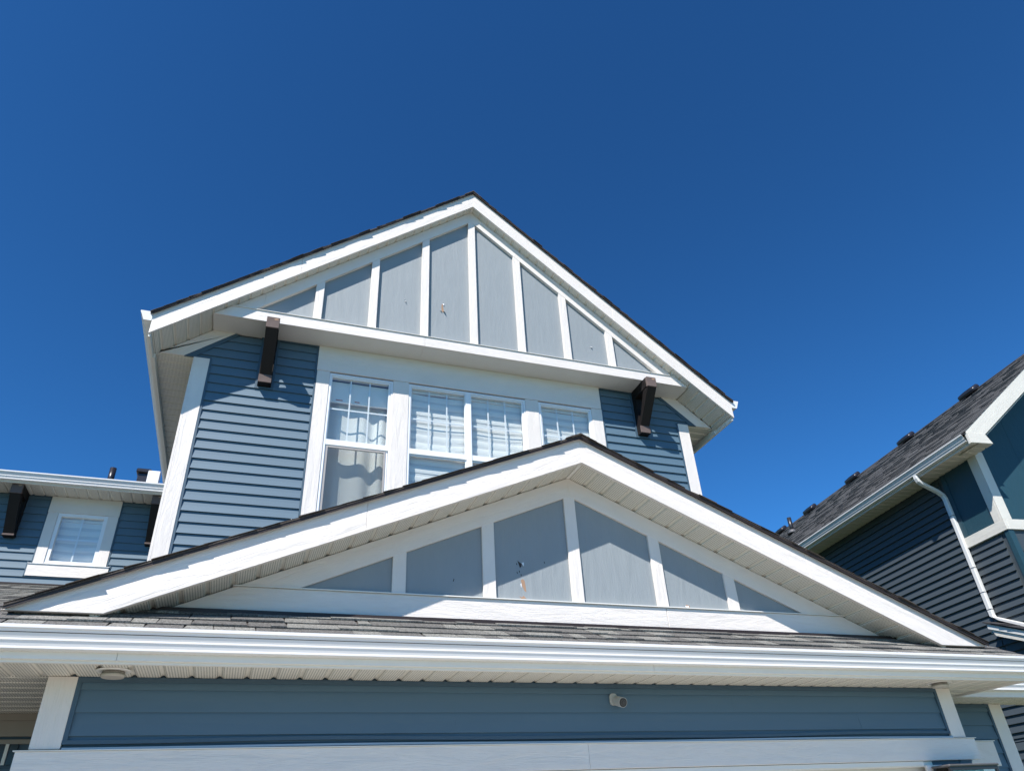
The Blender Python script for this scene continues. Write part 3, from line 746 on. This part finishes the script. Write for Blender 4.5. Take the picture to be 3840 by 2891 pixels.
# ---------- side eaves of the upper roof
XE = 3.636
ze = ZUT - MU * XE
for s in (-1, 1):
    xf = XU + s * XE
    box('eave_fascia', min(xf, xf - s * .02), max(xf, xf - s * .02), YF + .031, 15.9, 4.735, ze + .003, M['soffit_plain'], H)
    k_gutter('gutter', (xf + s * .002, YF + .002, ze + .020), (0, 9.0, 0), (s, 0, 0), M['gutter'], H, w=.125, h=.118)
    # gutter end cap
    h = .118; w = .125
    cp = [(0, 0), (0, -h), (w * .62, -h), (w * .70, -h + .02), (w * .82, -h * .5), (w * .97, -h * .16), (w, 0)]
    prism('gutter_end_cap', [(xf + s * (.002 + a), ze + .020 + b) for a, b in cp], YF - .002, YF + .0015, M['gutter'], H)
    box('soffit_trim', min(xf - s * .021, xf - s * .04), max(xf - s * .021, xf - s * .04), YU - .02, 15.9, 4.733, 4.8115, M['soffit_plain'], H)
    xw = -.981 if s < 0 else 5.397
    a, b = sorted((xf - s * .021, xw))
    soffit_run(H, (a, YU - .003, 4.812), (0, 1, 0), (b - a, 0, 0), (0, 0, 1), 54)

# ---------- rear wing at the left
YR = 11.70
box('wing_wall', -6.5, -2.88, YR, YR + .15, G, 4.83, M['blue_trim'], H)
box('wing_wall', -2.24, -.97, YR, YR + .15, G, 4.83, M['blue_trim'], H)
box('wing_wall', -2.88, -2.24, YR, YR + .15, G, 3.78, M['blue_trim'], H)
box('wing_wall', -2.88, -2.24, YR, YR + .15, 4.53, 4.83, M['blue_trim'], H)
planks(H, -5.5, -3.475, 4.13, 4.80, YR, 4.7514, C, M['blue'])
planks(H, -3.36, -3.05, 4.10, 4.80, YR, 4.7514, C, M['blue'])
planks(H, -5.5, -3.05, 3.78, 4.10, YR, 4.7514, C, M['blue'])
planks(H, -5.5, -3.10, 3.58, 3.78, YR, 4.7514, C, M['blue'])
planks(H, -2.06, -1.0, 3.52, 4.80, YR, 4.7514, C, M['blue'])
planks(H, -5.5, -1.0, 3.49, 3.575, YR, 4.7514, C, M['blue'])
channel([(-3.10, -3.082, 3.58, 3.80), (-3.10, -2.02, 3.577, 3.594), (-2.038, -2.02, 3.594, 3.80), (-3.05, -3.032, 3.80, 4.545), (-3.055, -3.037, 4.546, 4.80), (-2.083, -2.063, 3.80, 4.545), (-2.078, -2.06, 4.546, 4.80)], YR)
box('window_header_board', -3.035, -2.08, YR - .03, YR - .001, 4.562, 4.812, M['white'], H)
box('window_casing', -3.030, -2.895, YR - .026, YR - .001, 3.782, 4.561, M['white'], H, (0, 0, 1))
box('window_casing', -2.225, -2.085, YR - .026, YR - .001, 3.782, 4.561, M['white'], H, (0, 0, 1))
box('window_sill_board', -3.08, -2.04, YR - .03, YR - .001, 3.596, 3.768, M['white'], H)
box('sill_cap', -3.085, -2.035, YR - .042, YR - .001, 3.769, 3.777, M['frame'], H)
ww = boxes('window', bars(-2.893, -2.227, 3.779, 4.560, .05, YR - .015, YR + .08), M['frame'], H)
pane(ww, -2.843, -2.277, 3.829, 4.510, YR + .02); muntins(ww, -2.843, -2.277, 3.829, 4.510, YR + .026, 2, 2, .02)
zebra(ww, -2.85, -2.27, 3.80, 4.47, YR + .10, .075, 5)
room(-3.1, -2.0, 3.5, 4.7, YR + .16, 13.2, H)
soffit_run(H, (-6.5, 11.28, 4.815), (1, 0, 0), (0, .45, 0), (0, 0, 1), 36)
box('fascia_board', -6.5, -1.0, 11.25, 11.278, 4.80, 4.93, M['soffit_plain'], H)
k_gutter('gutter', (-6.5, 11.249, 4.940), (5.10, 0, 0), (0, -1, 0), M['gutter'], H, w=.10, h=.118)
mesh_obj('wing_roof', [(-6.5, 11.24, 4.935), (-1.0, 11.24, 4.935), (-1.0, 15.5, 6.70), (-6.5, 15.5, 6.70), (-6.5, 11.24, 4.915), (-1.0, 11.24, 4.915), (-1.0, 15.5, 6.68), (-6.5, 15.5, 6.68)], BX, M['shingle'], H)
for xb in (-3.42, -1.56): bracket(xb, YR, 11.30, 4.815, 4.13, .075, H, .03)
# porch roof below the wing, coursed shingles
PS = .42
def pz(y): return 3.475 - PS * (11.70 - y)
pr = mesh_obj('porch_roof', [(-7, 6.3, pz(6.3)), (-.99, 6.3, pz(6.3)), (-.99, 11.7, pz(11.7)), (-7, 11.7, pz(11.7)), (-7, 6.3, pz(6.3) - .05), (-.99, 6.3, pz(6.3) - .05), (-.99, 11.7, pz(11.7) - .05), (-7, 11.7, pz(11.7) - .05)], BX, M['shingle'], H)
cp_ = math.sqrt(1 + PS * PS); UP, NP = Vector((0, 1 / cp_, PS / cp_)), Vector((0, -PS / cp_, 1 / cp_))
for row in range(15):
    x = -3.9 - random.uniform(0, .3)
    while x < -1.7 - row * -.0:
        w = random.uniform(.16, .36)
        y = 11.62 - (row + 1) * .145 / cp_
        shingle(pr, (x, y, pz(y) + .002), (1, 0, 0), UP, NP, w - .002, .165, random.choice([.005, .010]), M['shingle'], lift=.005)
        x += w
vs_, fs_ = [], []
for row in range(36):                     # the rest of the courses, joined
    y = 11.62 - (row + 1) * .145 / cp_
    x = -7.0
    while x < -1.0:
        w = min(random.uniform(.16, .36), -.995 - x)
        if w < .02: break
        if not (row < 15 and x + w > -3.9 and x < -1.7):
            t = random.choice([.005, .010]); b = len(vs_); p = Vector((x, y, pz(y) + .002)); q = UP * .165
            vs_ += [p + NP * .005, p + NP * .005 + Vector((w - .002, 0, 0)), p + NP * (.005 + t), p + NP * (.005 + t) + Vector((w - .002, 0, 0)), p + q + Vector((w - .002, 0, .001)), p + q + Vector((0, 0, .001))]
            fs_ += [(b, b + 1, b + 3, b + 2), (b + 2, b + 3, b + 4, b + 5)]
        x += w
o = mesh_obj('shingles', vs_, fs_, M['shingle'], pr); o['kind'] = 'stuff'
# lap siding on the left side wall of the upper storey
z = ZC0 - C * 22
while z < 4.78:
    zt = min(z + C, 4.80)
    vs = [(-.957 - .016, 7.50, z), (-.957 - .016, 11.69, z), (-.958, 11.69, zt), (-.958, 7.50, zt), (-.9565, 7.50, z), (-.9565, 11.69, z), (-.9565, 11.69, zt), (-.9565, 7.50, zt)]
    mesh_obj('siding_plank', vs, [(0, 3, 2, 1), (0, 1, 5, 4), (1, 2, 6, 5), (2, 3, 7, 6), (3, 0, 4, 7)], M['blue'], H, (0, 1, 0)); z += C
box('roof_flashing', -5.5, -1.0, YR - .03, YR - .001, 3.47, 3.489, M['drip'], H)
# roof pipes and vents on the wing
def cylinder(name, p, r0, r1, h, mat, parent, axis=(0, 0, 1), n=16, smooth=True):
    A = Vector(axis).normalized(); t = Vector((1, 0, 0)) if abs(A.x) < .8 else Vector((0, 1, 0)); X = A.cross(t).normalized(); Y = A.cross(X); p = Vector(p)
    vs = [p + X * r0 * math.cos(2 * math.pi * i / n) + Y * r0 * math.sin(2 * math.pi * i / n) for i in range(n)] + [p + A * h + X * r1 * math.cos(2 * math.pi * i / n) + Y * r1 * math.sin(2 * math.pi * i / n) for i in range(n)]
    fs = [(i, (i + 1) % n, (i + 1) % n + n, i + n) for i in range(n)] + [tuple(range(n - 1, -1, -1)), tuple(range(n, 2 * n))]
    o = mesh_obj(name, vs, fs, mat, parent, axis)
    bm = bmesh.new(); bm.from_mesh(o.data); bmesh.ops.recalc_face_normals(bm, faces=bm.faces)
    if smooth:
        for fc in bm.faces: fc.smooth = len(fc.verts) == 4
    bm.to_mesh(o.data); bm.free(); return o
cylinder('vent_pipe', (-2.50, 12.5, 5.35), .052, .052, .385, M['blackplastic'], H, (0, 0, 1))
rv = box('roof_vent', -2.10, -1.93, 12.42, 12.60, 5.4, 5.66, M['blackplastic'], H, bevel=.01)
box('vent_hood', -2.13, -1.90, 12.38, 12.64, 5.661, 5.735, M['blackplastic'], rv, bevel=.015)
box('roof_vent', -1.93, -1.74, 12.30, 12.41, 5.35, 5.67, M['frame'], H, bevel=.01)

# ================================================================== SMALL THINGS ON THE HOUSE
def soffit_cap(x, y, label):
    t = root('soffit_vent', (x, y, .927), label, 'vent', group='round vents under the garage eave')
    cylinder('flange', (x, y, .921), .086, .092, .005, M['soffit_plain'], t, n=28)
    cylinder('neck', (x, y, .904), .060, .056, .017, plain('vent_neck_shade_tone', (.25, .23, .20), .5), t, n=28)  # shade between flange and cap put into the neck colour
    cylinder('cap', (x, y, .890), .056, .066, .014, plain('vent_cap_plastic', (.42, .39, .34), .5), t, n=28)
    return t
soffit_cap(-.655, 4.625, 'round cream soffit vent under the garage eave above the left corner board')
soffit_cap(5.20, 4.575, 'round cream soffit vent under the garage eave near its right corner board')

# security camera
T = root('security_camera', (2.454, YG - .01, .80), 'small white bullet security camera mounted on the blue siding above the garage door', 'camera')
def rrect(w, h, r, n=5):
    pts = []
    for cx, cz, a0 in ((w - r, h - r, 0), (-w + r, h - r, 90), (-w + r, -h + r, 180), (w - r, -h + r, 270)):
        for i in range(n + 1):
            a = math.radians(a0 + 90 * i / n); pts.append((cx + r * math.cos(a), cz + r * math.sin(a)))
    return pts
MC = plain('camera_white_plastic', (.45, .44, .41), .4, .4)
yb = YG - .012
extrude('mount_plate', rrect(.029, .038, .024), (2.448, yb, .825), (0, -.012, 0), MC, T, (1, 0, 0), (0, 0, 1))
extrude('arm', rrect(.012, .012, .008), (2.446, yb - .010, .822), (.008, -.035, -.006), MC, T, (1, 0, 0), (0, 0, 1))
dr = Vector((.06, -1, -.30)).normalized(); SX = dr.cross(Vector((0, 0, 1))).normalized(); SZ = SX.cross(dr)
pc = Vector((2.462, yb - .030, .812))
extrude('body', rrect(.031, .031, .027), pc, dr * .080, MC, T, SX, SZ)
p2 = pc + dr * .080
extrude('face_ring', rrect(.0280, .0280, .0245), p2, dr * .0015, M['black'], T, SX, SZ)
extrude('face', rrect(.0190, .0190, .016), p2 + dr * .0014, dr * .0015, M['camgrey'], T, SX, SZ)
cylinder('lens_ring', p2 + dr * .0028, .0135, .0135, .002, M['black'], T, dr, 24)
cylinder('lens', p2 + dr * .0046, .0095, .008, .001, M['camgrey'], T, dr, 24)

# wall lantern whose top just enters the picture
T = root('wall_lantern', (5.43, YG - .03, .1), 'dark metal wall lantern with glass panes below the right end of the garage header board', 'lamp')
box('lamp_top', 5.05, 5.55, 4.60, 4.775, (.345), (.361), plain('brushed_dark_metal', (.16, .15, .15), .35, .5, metallic=.6), T, bevel=.006)
boxes('lamp_frame', bars(5.06, 5.54, .02, .344, .022, 4.61, 4.63) + bars(5.06, 5.54, .02, .344, .022, 4.745, 4.765), M['black'], T)
box('lamp_pane', 5.085, 5.515, 4.617, 4.621, .045, .32, M['glass'], T)
box('lamp_back', 5.2, 5.4, 4.766, YG - .031, .05, .30, M['black'], T)

# ================================================================== NEIGHBOUR HOUSE (frame turned 7.4 degrees)
A7 = -math.radians(7.39)
D = 9.935
NB = root('dark_house', (D, 8.8, G), 'dark charcoal and teal house with cream trim and grey shingle roof', 'house', A7)
# side wall lies in local x = D; local y runs away from the street
def nprism(name, poly, x0, x1, mat, axis=(0, 1, 0), parent=None, bevel=0):
    """polygon in local y,z extruded from x0 to x1"""
    n = len(poly)
    ar = sum(poly[i][0] * poly[(i + 1) % n][1] - poly[(i + 1) % n][0] * poly[i][1] for i in range(n))
    if ar > 0: poly = poly[::-1]
    vs = [(x0, y, z) for y, z in poly] + [(x1, y, z) for y, z in poly]
    fs = [tuple(range(n)), tuple(range(2 * n - 1, n - 1, -1))] + [(i, i + n, (i + 1) % n + n, (i + 1) % n) for i in range(n)]
    return mesh_obj(name, vs, fs, mat, parent or NB, axis, bevel=bevel)
def nbox(name, x0, x1, y0, y1, z0, z1, mat, bevel=0, parent=None, axis=None): return box(name, x0, x1, y0, y1, z0, z1, mat, parent or NB, axis, bevel)
def nplanks(y0, y1, z0, z1, zc, c, split=None, xw=D, name='siding_plank'):
    """planks on the side wall (face towards -x)"""
    k = math.floor((z0 - zc) / c)
    while zc + k * c < z1:
        zb = max(zc + k * c, z0); zt = min(zc + (k + 1) * c, z1); k += 1
        if zt - zb < .01: continue
        segs = []; y = y0; first = (split or 99) * random.uniform(.25, 1)
        while y < y1 - .01:
            e = min(y1, y + first)
            if y1 - e < .3: e = y1
            segs.append((y, e)); y = e; first = split or 99
        for a, b in segs:
            pr_ = random.uniform(-.001, .0015); t = .030 * (zt - zb) / c
            vs = [(xw - .002 - t - pr_, a, zb), (xw - .002 - t - pr_, b, zb), (xw - .002, b, zt), (xw - .002, a, zt), (xw, a, zb), (xw, b, zb), (xw, b, zt), (xw, a, zt)]
            fs = [(0, 3, 2, 1), (0, 1, 5, 4), (1, 2, 6, 5), (2, 3, 7, 6), (3, 0, 4, 7)]
            mesh_obj(name, vs, fs, M['nsiding'], NB, (0, 1, 0))
nbox('side_wall', D, D + .15, 8.8, 19.5, G, 5.12, M['nsiding'])
nbox('front_wall', D + .15, 18, 8.8, 8.95, G, 5.12, M['nsiding'])
nplanks(9.72, 19.3, 1.0, 5.10, 3.419, C, 3.66)
nplanks(8.95, 9.70, 1.0, 3.76, 3.419, C)
nplanks(8.95, 19.3, G + .1, 1.0, 3.419, C, 3.66)
# teal panels, corner boards, belt
nbox('wall_panel', D - .022, D - .001, 8.95, 9.62, 3.94, 5.11, M['nteal'], axis=(0, 0, 1))
nbox('panel_batten', D - .034, D - .0225, 9.53, 9.62, 3.94, 5.11, M['nteal'], axis=(0, 0, 1))
nbox('corner_board', D - .045, D - .001, 8.80, 8.945, 3.94, 5.12, M['ntrim'], axis=(0, 0, 1), bevel=.003)
nbox('corner_board', D - .045, D + .125, 8.765, 8.799, 3.94, 5.12, M['ntrim'], axis=(0, 0, 1), bevel=.003)
nbox('belt_board', D - .050, D - .001, 8.761, 9.62, 3.772, 3.938, M['ntrim'], bevel=.003)
nbox('belt_board', D - .0005, 18, 8.760, 8.799, 3.772, 3.938, M['ntrim'], bevel=.003)
nbox('corner_board', D - .03, D - .0005, 8.775, 8.86, G, 3.765, M['nteal'], axis=(0, 0, 1))
nbox('corner_board', D + .0, D + .07, 8.775, 8.799, G, 3.765, M['nteal'], axis=(0, 0, 1))
# front face: panels above the belt, siding below
for a, b in ((D + .126, 10.75), (10.754, 11.95), (11.954, 13.2)):
    p = [(a, 3.939), (b, 3.939), (b, 8), (a, 8)]
    p = clip(p, -.745, 1, 5.00 - .745 * 9.40)
    if len(p) > 2: prism('wall_panel', p, 8.780, 8.799, M['nteal'], NB, (0, 0, 1))
prism('front_gable_wall', [(D + .0, 5.121), (12.93, 5.0 + .745 * 3.40), (16.4, 5.121)], 8.80, 8.95, M['nteal'], NB, (0, 0, 1))
k = 0; z = 3.419
while z > 2.6:
    z = 3.419 - k * C; k += 1
    box('siding_plank', D + .071, 13, 8.784, 8.799, z + .012, z + C - .004, M['nsiding'], NB)
# eave, soffit, gutter
XO = 9.50; ZE = 5.10
nbox('eave_fascia', XO, XO + .02, 8.36, 19.3, 5.05, 5.20, M['ngutter'])
k_gutter('gutter', (XO - .001, 8.40, 5.215), (0, 10.9, 0), (-1, 0, 0), M['ngutter'], NB, w=.115, h=.125)
w = .1524
soffit_run(NB, (XO + .02, 8.40, 5.065), (0, 1, 0), (D - XO - .03, 0, 0), (0, 0, 1), 71, mat=plain('cream_soffit_next_house', (.50, .47, .40), .6))
# roof deck with joined rows of shingle tabs
RS = .745; rc = math.sqrt(1 + RS * RS); xr, zr = 12.93, 5.225 + RS * (12.93 - 9.40)
deck = mesh_obj('roof', [(9.40, 8.32, 5.215), (9.40, 19.5, 5.215), (xr, 19.5, zr), (xr, 8.32, zr), (9.40, 8.32, 5.195), (9.40, 19.5, 5.195), (xr, 19.5, zr - .02), (xr, 8.32, zr - .02)], [(3, 2, 1, 0), (4, 5, 6, 7), (0, 1, 5, 4), (1, 2, 6, 5), (2, 3, 7, 6), (3, 0, 4, 7)], M['nshingle'], NB)
mesh_obj('roof', [(xr + .002, 8.32, zr), (xr + .002, 19.5, zr), (xr + 3.5, 19.5, 5.215), (xr + 3.5, 8.32, 5.215), (xr + .002, 8.32, zr - .02), (xr + .002, 19.5, zr - .02), (xr + 3.5, 19.5, 5.195), (xr + 3.5, 8.32, 5.195)], [(3, 2, 1, 0), (4, 5, 6, 7), (0, 1, 5, 4), (1, 2, 6, 5), (2, 3, 7, 6), (3, 0, 4, 7)], M['nshingle'], NB)
UPN, NN = Vector((1 / rc, 0, RS / rc)), Vector((-RS / rc, 0, 1 / rc))
groups = [([], []) for _ in range(5)]
rows = int((xr - 9.40) * rc / .143)
for k in range(rows):
    y = 8.31
    while y < 19.5:
        w = random.uniform(.15, .38); w = min(w, 19.5 - y)
        t = random.choice([.005, .006, .012, .013]); p = Vector((9.40, y, 5.218)) + UPN * (k * .143); lift = .004
        q = [p, p + Vector((0, w - .003, 0)), p + Vector((0, w - .003, 0)) + UPN * .16, p + UPN * .16]
        vs_, fs_ = groups[random.randrange(5)]; b = len(vs_)
        vs_ += [q[0] + NN * lift, q[1] + NN * lift, q[0] + NN * (lift + t), q[1] + NN * (lift + t), q[2] + NN * .002, q[3] + NN * .002]
        fs_ += [(b, b + 1, b + 3, b + 2), (b + 2, b + 3, b + 4, b + 5), (b, b + 2, b + 5), (b + 1, b + 4, b + 3)]
        y += w
allv, allf, fm = [], [], []
tones = [shingle_mat('charcoal_shingle_tone', c_, sc(c_, .9), 200) for c_ in ((.095, .095, .095), (.085, .085, .085), (.077, .077, .077), (.105, .105, .104), (.068, .068, .068))]
for gi, (vs_, fs_) in enumerate(groups):
    b = len(allv); allv += vs_; allf += [tuple(b + i for i in q) for q in fs_]; fm += [gi] * len(fs_)
sh = mesh_obj('shingles', allv, allf, None, deck, (0, 1, 0), mats=tones, fmat=fm); sh['kind'] = 'stuff'
# front rake board and boxed return
p = [(9.41, 5.225), (xr, 5.225 + RS * (xr - 9.41)), (xr, 5.225 + RS * (xr - 9.41) - .30), (9.41, 5.225 - .30)]
p = clip(p, 0, -1, -5.015)
prism('rake_board', p, 8.315, 8.355, M['ntrim'], NB, (1, 0, RS), bevel=.003)
prism('eave_return_board', [(9.41, 5.015), (9.82, 5.015), (9.74, 5.185), (9.41, 5.20)], 8.296, 8.3145, M['ntrim'], NB, bevel=.003)
p = [(9.62, 5.03 + .0), (xr, 5.03 + RS * (xr - 9.62)), (xr, 5.03 + RS * (xr - 9.62) - .02), (9.62, 5.01)]
prism('rake_soffit', [(a, b + .03) for a, b in p], 8.356, 8.798, plain('cream_soffit_front', (.55, .52, .45), .6), NB)
prism('rake_board', [(xr + .001, 5.225 + RS * (xr - 9.41)), (xr + 3.5, 5.225), (xr + 3.5, 4.95), (xr + .001, 5.225 + RS * (xr - 9.41) - .27)], 8.315, 8.355, M['ntrim'], NB, (1, 0, -RS))
# roof vents near the ridge and pipe
def turtle(y):
    x = 12.62; z = 5.225 + RS * (x - 9.40)
    c0 = Vector((x, y, z)) + NN * .03
    v = cylinder('roof_vent', c0 - NN * .03, .10, .10, .07, M['blackplastic'], NB, NN, 20)
    pts = [(0, .0), (.19, .0), (.20, .02), (.20, .055), (.18, .085), (0, .10)]
    vs, fs = [], []; n = 28; T1 = Vector((0, 1, 0)); T2 = UPN
    prof = [(.22, .0), (.225, .012), (.225, .055), (.205, .085), (.08, .095)]
    for rr, hh in prof:
        for i in range(n):
            a = 2 * math.pi * i / n; q = abs(math.cos(a)) ** .45 * math.copysign(1, math.cos(a)); s_ = abs(math.sin(a)) ** .45 * math.copysign(1, math.sin(a))
            vs.append(c0 + T1 * rr * 1.08 * q + T2 * (rr - .09) * s_ + NN * hh)
    for j in range(len(prof) - 1):
        for i in range(n): fs.append((j * n + i, j * n + (i + 1) % n, (j + 1) * n + (i + 1) % n, (j + 1) * n + i))
    fs.append(tuple(range(n - 1, -1, -1))); fs.append(tuple(range((len(prof) - 1) * n, len(prof) * n)))
    o = mesh_obj('vent_hood', vs, fs, M['blackplastic'], v, (0, 1, 0)); bm = bmesh.new(); bm.from_mesh(o.data); bmesh.ops.recalc_face_normals(bm, faces=bm.faces)
    for fc in bm.faces: fc.smooth = len(fc.verts) == 4
    bm.to_mesh(o.data); bm.free()
for y in (10.66, 12.72, 14.86, 16.92, 18.55): turtle(y)
xp = 11.2; zp = 5.225 + RS * (xp - 9.40)
pp = cylinder('vent_pipe', (xp, 16.0, zp - .02), .055, .055, .44, M['black'], NB)
cylinder('pipe_collar', (xp, 16.0, zp - .02), .15, .06, .11, plain('lead_flashing', (.10, .10, .105), .5), pp)

# downspout with elbows
def tube(name, pts, w, d, mat, parent, wdirs):
    """rectangular pipe through points"""
    n = len(pts); vs = []; fs = []
    for i, p in enumerate(pts):
        W_, D_ = wdirs[i]; W_, D_, p = Vector(W_), Vector(D_), Vector(p)
        for a, b in ((-.72, -1), (.72, -1), (1, -.6), (1, .6), (.72, 1), (-.72, 1), (-1, .6), (-1, -.6)): vs.append(p + W_ * a * w / 2 + D_ * b * d / 2)
    for i in range(n - 1):
        for j in range(8): fs.append((i * 8 + j, i * 8 + (j + 1) % 8, (i + 1) * 8 + (j + 1) % 8, (i + 1) * 8 + j))
    fs += [tuple(range(7, -1, -1)), tuple(range((n - 1) * 8, n * 8))]
    o = mesh_obj(name, vs, fs, mat, parent, (0, 0, 1)); bm = bmesh.new(); bm.from_mesh(o.data); bmesh.ops.recalc_face_normals(bm, faces=bm.faces); bm.to_mesh(o.data); bm.free(); return o
yd = 9.66; Y = (0, 1, 0); xg = D - .055
ds = tube('downspout', [(xg, yd, 4.60), (xg, yd, 3.2), (xg, yd, 2.74)], .085, .065, M['ngutter'], NB, [(Y, (1, 0, 0))] * 3)
tube('elbow', [(9.46, yd - .0, 5.10), (9.46, yd, 5.03), (9.475, yd, 4.98), (9.53, yd, 4.935), (xg - .10, yd, 4.80), (xg - .02, yd, 4.73), (xg, yd, 4.67), (xg, yd, 4.601)], .083, .063, M['ngutter'], ds,
     [(Y, (1, 0, 0)), (Y, (1, 0, 0)), (Y, (.9, 0, .4)), (Y, (.7, 0, .7)), (Y, (.7, 0, .7)), (Y, (.8, 0, .5)), (Y, (1, 0, .1)), (Y, (1, 0, 0))])
X1 = (1, 0, 0)
tube('elbow', [(xg, yd, 2.739), (xg, yd, 2.69), (xg, yd - .03, 2.645), (xg, yd - .09, 2.615), (xg, 9.17, 2.42), (xg, 7.6, 1.77)], .083, .063, M['ngutter'], ds,
     [(Y, X1), (Y, X1), ((0, .8, .5), X1), ((0, .5, .85), X1), ((0, .38, .92), X1), ((0, .38, .92), X1)])
for z in (4.35, 3.45, 3.05, 2.78): nbox('pipe_strap', xg - .036, xg + .05, yd - .046, yd + .046, z, z + .006, M['drip'], parent=ds)

# small front roof of the next house below the downspout
def q0(y): return 2.578 + .42 * (y - 9.62)
vs = [(9.62, 9.64, q0(9.64)), (9.62, 6.8, q0(6.8)), (15, 6.8, q0(6.8)), (15, 9.64, q0(9.64))]; vs += [(a, b, c - .02) for a, b, c in vs]
lr = mesh_obj('front_roof', vs, BX, M['nshingle'], NB)
cq = math.sqrt(1 + .42 ** 2); UQ, NQ = Vector((0, 1 / cq, .42 / cq)), Vector((0, -.42 / cq, 1 / cq))
for row in range(20):
    x = 9.61
    for j in range(5):
        w = random.uniform(.2, .34); y = 6.85 + row * .143 / cq
        if y > 9.5: break
        shingle(lr, (x, y, q0(y) + .002), (1, 0, 0), UQ, NQ, w, .16, random.choice([.006, .011]), M['nshingle'], lift=.004); x += w
nprism('rake_board', [(9.60, q0(9.60) - .022), (6.85, q0(6.85) - .022), (6.85, q0(6.85) - .10), (9.60, q0(9.60) - .10)], 9.64, 9.665, M['ngutter'])
nprism('rake_trim', [(9.58, q0(9.58) - .101), (6.85, q0(6.85) - .101), (6.85, q0(6.85) - .19), (9.52, q0(9.52) - .19)], 9.66, 9.69, M['ntrim'])
vs = [(9.67, 9.60, q0(9.6) - .15), (9.67, 6.85, q0(6.85) - .15), (D - .02, 6.85, q0(6.85) - .15), (D - .02, 9.60, q0(9.60) - .15)]; vs += [(a, b, c - .01) for a, b, c in vs]
mesh_obj('rake_soffit', vs, BX, M['ntrim'], NB, (0, 1, 0))
nprism('garage_side_wall', [(6.9, G), (8.76, G), (8.76, q0(8.76) - .165), (6.9, q0(6.9) - .165)], D - .001, D + .12, M['nsiding'])
